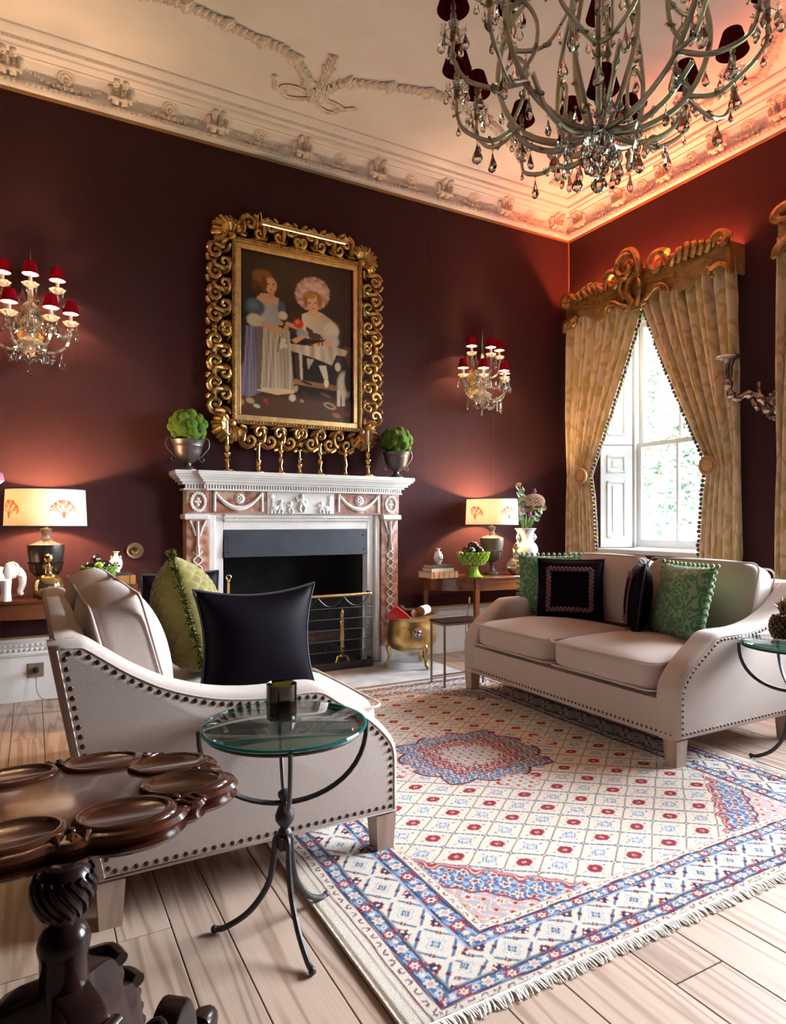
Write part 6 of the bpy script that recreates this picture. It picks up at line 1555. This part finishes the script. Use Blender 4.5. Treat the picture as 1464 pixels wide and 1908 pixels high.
# ---- silver horn bracket
sb = thing('silver_wall_bracket', 'silver-leafed horn-shaped wall bracket right of the curtain', 'wall bracket', (X0-.0005, 2.745, 1.975))
q = MB(); 
q.lathe([(.0001, 0), (.105, 0), (.110, .010), (.098, .022), (.075, .018), (.055, .034), (.0001, .040)], 30, sx=1.05, sy=1., caps=False)
for k in range(20): q.ball((.100*math.cos(k*PI/10)*1.05, .100*math.sin(k*PI/10), .016), .014, 6, 4)
q.xf(Matrix.Rotation(-PI/2, 4, 'Y')); q.build('backplate', 'silver_leaf', sb)
P = spline([(-.03, 0, -.03), (-.09, .015, -.055), (-.13, .035, .0), (-.16, .07, .065), (-.20, .12, .075), (-.235, .17, .055), (-.255, .20, .075), (-.27, .215, .14), (-.275, .22, .22)], 6)
m = len(P); q = MB(); q.tube(P, [.034+.008*math.sin(i*.9)-.008*(i/m) for i in range(m)], 10)
q.build('horn_arm', 'silver_leaf', sb)
MB().tube(spline([(-.15, .055, .06), (-.17, .05, .12), (-.15, .06, .145)], 4), .013, 8).ball((-.15, .06, .148), .018, 8, 6).build('upper_leaf', 'silver_leaf', sb); MB().tube(spline([(-.18, .10, .05), (-.185, .07, -.01), (-.17, .06, -.03)], 4), .013, 8).ball((-.17, .06, -.032), .018, 8, 6).build('lower_leaf', 'silver_leaf', sb)
MB().lathe([(.026, .20), (.034, .24), (.036, .29), (.050, .33), (.076, .345), (.082, .355), (.078, .362), (.0001, .355)], 24, (-.275, .22, 0), caps=False).build('cup', 'silver_leaf', sb)

# ================================================================== RUG
RX0, RX1, RY0, RY1 = .735, 3.02, 1.262, 3.985
rg = thing('persian_rug', 'cream Persian rug with blue and red lattice, medallion and borders', 'rug', (0, 0, 0))
ST_ = .0042
nx, ny = int((RX1-RX0)/ST_), int((RY1-RY0)/ST_)
gx = np.linspace(RX0, RX1, nx); gy = np.linspace(RY0, RY1, ny); X_, Y_ = np.meshgrid(gx, gy)
CREAM, BLUE, LBL, RED, MAR, NAVY, PINK = [lin(c) for c in ((226, 212, 196), (84, 112, 152), (158, 178, 206), (168, 52, 62), (104, 38, 62), (52, 56, 84), (214, 160, 152))]
cr = np.random.RandomState(9)
# slight hand-knotted wobble
wob = lambda s, a: a*np.sin(X_*s+1.3)*np.cos(Y_*s*.8+.4)
Xw = X_+wob(19, .003)+wob(47, .0015); Yw = Y_+wob(23, .003)+wob(53, .0015)
c = np.ones(X_.shape+(3,))*CREAM
def put_c(m, col, al=1.):
    global c
    m = (np.clip(m, 0, 1)*al)[..., None]; c = c*(1-m)+m*col
soft = .0022
inside = lambda d: np.clip(d/soft+.5, 0, 1)      # d>0 inside
def band(d, a, b): return inside(d-a)*inside(b-d)
# distance-from-edge field (different margins on selvage and fringe sides)
dX = np.minimum(Xw-RX0, RX1-Xw); dY = np.minimum(Yw-RY0, RY1-Yw)
# position across the border stack: 0..1 mapped through knots so both sides share the same stripes
KX = [0, .065, .100, .150, .285, .355, .383]; KY = [0, .003, .023, .063, .175, .216, .241]; KS = [0, 1, 2, 3, 4, 5, 6]
sX = np.interp(dX, KX, KS)+np.where(dX > .383, 1, 0)*(dX-.383)*40; sY = np.interp(dY, KY, KS)+np.where(dY > .241, 1, 0)*(dY-.241)*40
s_ = np.minimum(sX, sY); vert = sX < sY
al_ = np.where(vert, Yw-RY0, Xw-RX0)                 # run along the border
def stripe(a, b): return np.clip((s_-a)/.06+.5, 0, 1)*np.clip((b-s_)/.06+.5, 0, 1)
put_c(stripe(.60, .66), MAR, .8); put_c(stripe(.93, 1.03), MAR); put_c(stripe(1.93, 2.05), MAR)
# guard motif: alternating little hooks
def guard(a, b):
    t = (al_ % .040)/.040; m = stripe(a+.2, b-.2); k = (np.floor(al_/.040) % 2)
    sh_ = np.abs(t-.5)*2; u = (s_-(a+b)/2)/(b-a)*2
    u = u+.12*np.sin(al_*131); hook = (np.abs(np.hypot((sh_-.0)*.95, (u-np.where(k > 0, -.30, .30))*.75)-.42) < .13) & (np.where(k > 0, u, -u) > -.45) & (sh_ < .62)
    put_c(m*hook, MAR, .85)
guard(1, 2)
# blue band with flowers
def blueband(a, b, ph):
    put_c(stripe(a, b), BLUE)
    put_c(stripe(a+.02, a+.16), NAVY); put_c(stripe(b-.14, b-.02), NAVY)
    u = (s_-(a+b)/2)/(b-a)*2; w_ = np.where(vert, .05, .045)
    t = ((al_+ph) % .145)/.145
    put_c(stripe(a+.1, b-.1)*(np.abs(np.sin(al_*43+u*2.3)*np.cos(al_*31+u*4)) > .55), LBL, .9)
    for t0, col, r_ in ((.25, RED, .020), (.25, CREAM, .012), (.25, NAVY, .004), (.75, CREAM, .016), (.75, PINK, .008), (.50, CREAM, .010), (.50, MAR, .004), (0., CREAM, .010), (1., CREAM, .010)):
        d = np.sqrt(((t-t0)*.145)**2+(u*w_*.5)**2); lobes = 1+.22*np.cos(6*np.arctan2(u*w_*.5, (t-t0)*.145)); put_c(stripe(a+.05, b-.05)*inside(r_*lobes-d), col)
blueband(2.05, 3, 0); blueband(4, 4.95, .06)
put_c(stripe(2.97, 3.06), NAVY, .8); put_c(stripe(3.94, 4.03), LBL)
# main border: diamonds with rosettes
t = al_; u = (s_-3.5)*2                                         # -1..1 across
wB = np.where(vert, .135, .112); per = .155
tt = (t % per)/per-.5
dm = np.abs(np.abs(tt)*2-(1-np.abs(u)))
seg = (np.abs(u) < .86) & (np.abs(tt) < .44)
put_c(stripe(3.05, 3.95)*inside(.0042-dm*.05)*seg, BLUE)
for (t0, u0, col, r_) in ((0, 0, LBL, .024), (0, 0, CREAM, .0205), (0, 0, BLUE, .013), (0, 0, CREAM, .006), (0, 0, MAR, .003), (.25, .5, MAR, .0075), (-.25, .5, MAR, .0075), (.25, -.5, MAR, .0075), (-.25, -.5, MAR, .0075), (.25, .5, PINK, .003), (-.25, -.5, PINK, .003)):
    d = np.sqrt(((tt-t0)*per)**2+((u-u0)*wB/2)**2); lb = 1+.25*np.cos(4*np.arctan2((u-u0)*wB/2, (tt-t0)*per)); put_c(stripe(3.05, 3.95)*inside(r_*lb-d), col)
tb = ((t+per/2) % per)/per-.5
for u0, sg in ((-1, 1), (1, -1)):
    h = (1-(u-u0)*sg*1.5); tri = (np.abs(tb)*2 < .42*h) & (h > .25); put_c(stripe(3.03, 3.97)*tri, RED); tri2 = (np.abs(tb)*2 < .26*h) & (h > .35); put_c(stripe(3.03, 3.97)*tri2, NAVY)
    put_c(stripe(3.03, 3.97)*tri*(np.sin(t*260)*np.sin(u*14) > .35), CREAM)
guard(5.05, 5.95); put_c(stripe(4.95, 5.06), MAR); put_c(stripe(5.94, 6.05), PINK)
# field lattice
fld = inside(np.minimum(dX-.386, dY-.244))
CXR, CYR = (RX0+RX1)/2, (RY0+RY1)/2
px, py = .18, .142
a = (Xw-1.26)/px+(Yw-1.849)/py; b = (Xw-1.26)/px-(Yw-1.849)/py
da = np.abs((a+.5) % 1-.5) ; db = np.abs((b+.5) % 1-.5)
la = np.abs((a % 1)-.5); lb_ = np.abs((b % 1)-.5)
dist_a = la*py*px/np.hypot(px, py); dist_b = lb_*py*px/np.hypot(px, py)
put_c(fld*inside(.0046-dist_a)*((b*6 % 1) > .12), BLUE, .95); put_c(fld*inside(.0040-dist_a)*((b*2 % 1) < .14), RED, .8)
put_c(fld*inside(.0021-dist_b), NAVY, .85)
ia, ib = np.round(a), np.round(b); ux = ((a-ia)+(b-ib))/2*px; uy = ((a-ia)-(b-ib))/2*py
colx = np.round((ia+ib)) % 2                                  # alternate columns red / blue outline
red = np.abs(colx) < .5
rm = np.maximum(np.abs(ux)/.026, np.abs(uy)/.022); lob = 1+.18*np.cos(4*np.arctan2(uy, ux))
put_c(fld*red*inside((lob-rm)*.02), RED); put_c(fld*red*inside((.62*lob-rm)*.02), NAVY, .75); put_c(fld*red*inside((.34-rm)*.02), PINK); put_c(fld*red*inside((.62*lob-rm)*.02)*(np.sin(ux*520)*np.sin(uy*520) > .2), RED)
blu = ~red; put_c(fld*blu*inside((lob-rm)*.02)*(np.sin(ux*330)*np.cos(uy*300+.6) > -.1), LBL, .9); put_c(fld*blu*inside((lob-rm)*.02)*(np.sin(ux*430+1)*np.sin(uy*410) > .45), BLUE); put_c(fld*blu*inside((.3-rm)*.02), CREAM)
# node rings and small leaves
a2, b2 = a-.5, b-.5; ia2, ib2 = np.round(a2), np.round(b2); vx = ((a2-ia2)+(b2-ib2))/2*px; vy = ((a2-ia2)-(b2-ib2))/2*py; rn = np.hypot(vx, vy)
put_c(fld*inside(.0085-rn), NAVY); put_c(fld*inside(.0052-rn), CREAM)
for dx_, dy_ in ((.045, 0), (-.045, 0)): put_c(fld*inside(.0055-np.hypot((ux-dx_)*.7, (uy-dy_)*1.6)), NAVY, .7)
for dx_, dy_ in ((0, .036), (0, -.036)): put_c(fld*inside(.0045-np.hypot((ux-dx_)*1.4, (uy-dy_)*.8)), BLUE, .7)
# floral fill used inside medallion and corners
def floral(mask, ground):
    put_c(mask, ground)
    for (ax, ay, p1, p2, col, r_) in ((.072, .062, 0, 0, CREAM, .016), (.072, .062, 0, 0, RED, .009), (.072, .062, .036, .031, PINK, .013), (.072, .062, .036, .031, MAR, .006), (.072, .062, .036, 0, LBL, .009), (.072, .062, 0, .031, LBL, .009)):
        qx = ((X_-CXR+p1+ax/2) % ax)-ax/2; qy = ((Y_-CYR+p2+ay/2) % ay)-ay/2; d = np.hypot(qx, qy); lb2 = 1+.28*np.cos(5*np.arctan2(qy, qx)); put_c(mask*inside(r_*lb2-d), col)
    put_c(mask*(np.abs(np.sin(X_*88+np.sin(Y_*70)*1.5)) > .965), CREAM, .8)
mX, mY = np.abs(Xw-CXR), np.abs(Yw-CYR)
md = np.maximum(mX/.31+.30*mY/.28, mY/.28+.30*mX/.31)-.14*np.abs(np.sin(np.arctan2(mY, mX)*6)); 
put_c(fld*inside((1.10-md)*.2), RED); put_c(fld*inside((1.075-md)*.2), NAVY); floral(fld*inside((1.05-md)*.2), BLUE); put_c(fld*inside((.70-md)*.2), RED); floral(fld*inside((.67-md)*.2), lin((150, 58, 66))); put_c(fld*inside((.36-md)*.2), CREAM); floral(fld*inside((.34-md)*.2), lin((206, 198, 196)))
for ex, ey, rx_, ry_ in ((0, .37, .085, .075), (.42, 0, .085, .070)):   # pendants
    d = np.hypot((mX-ex)/rx_, (mY-ey)/ry_)-.15*np.abs(np.sin(5*np.arctan2(mY-ey, mX-ex))); put_c(fld*inside((1-d)*.08), PINK, .9); floral(fld*inside((.90-d)*.08), CREAM)
# corner spandrels
qx = dX-.383; qy = dY-.241; sp = qx/.42+qy/.40+.05*np.sin(qx*60)*np.sin(qy*60+1)+.06*np.abs(np.sin((qx-qy)*16))
put_c(fld*inside((1.03-sp)*.15), RED); put_c(fld*inside((1.0-sp)*.15), CREAM); put_c(fld*inside((.985-sp)*.15), RED); floral(fld*inside((.96-sp)*.15), BLUE); put_c(fld*inside((.60-sp)*.15), RED); put_c(fld*inside((.575-sp)*.15), NAVY); floral(fld*inside((.55-sp)*.15), lin((200, 170, 164)))
c *= (1+.16*(cr.rand(*X_.shape)[..., None]-.5)); c *= (1+.05*np.sin(Y_*9+np.sin(X_*3))[..., None]); c = np.clip(c, 0, 1)
Zr = .011+.0014*np.sin(X_*5+1)*np.sin(Y_*4)+.0006*cr.rand(*X_.shape); edge = np.clip(np.minimum(np.minimum(X_-RX0, RX1-X_), np.minimum(Y_-RY0, RY1-Y_))/.012, 0, 1); Zr = .0015+(Zr-.0015)*np.sqrt(edge)
vs = np.stack([X_, Y_, Zr], -1).reshape(-1, 3); ii = (np.arange(ny-1)[:, None]*nx+np.arange(nx-1)[None]).ravel()
pile = quad_mesh('pile', vs, ii, nx, c, 'rug_pile'); pile.shade_smooth(); put('pile', pile, rg)
MB().box(RX0+.002, RX1-.002, RY0+.002, RY1-.002, .0003, .0014).build('rug_backing', 'rug_edge', rg, False)
for x_, s in ((RX0, -1), (RX1, 1)): MB().tube([(x_+s*.002, lerp(RY0, RY1, i/40), .0065) for i in range(41)], .006, 6).build('selvage', 'rug_edge', rg)
rr = random.Random(2)
for yy, s in ((RY0, -1), (RY1, 1)):
    q = MB(); n_ = 420
    for i in range(n_):
        x_ = lerp(RX0+.004, RX1-.004, i/(n_-1)); L_ = rr.uniform(.026, .040); d_ = rr.uniform(-.010, .010)
        q.tube([(x_, yy-s*.002, .007), (x_+d_*.4, yy+s*L_*.5, .007+rr.uniform(-.001, .003)), (x_+d_, yy+s*L_, .003)], [.0024, .0028, .0020], 5, flat=.6, caps=False)
    q.tube([(lerp(RX0, RX1, i/30), yy, .006) for i in range(31)], .0045, 6)
    tag(q.build('fringe', 'fringe_wool', rg, False), kind='stuff')
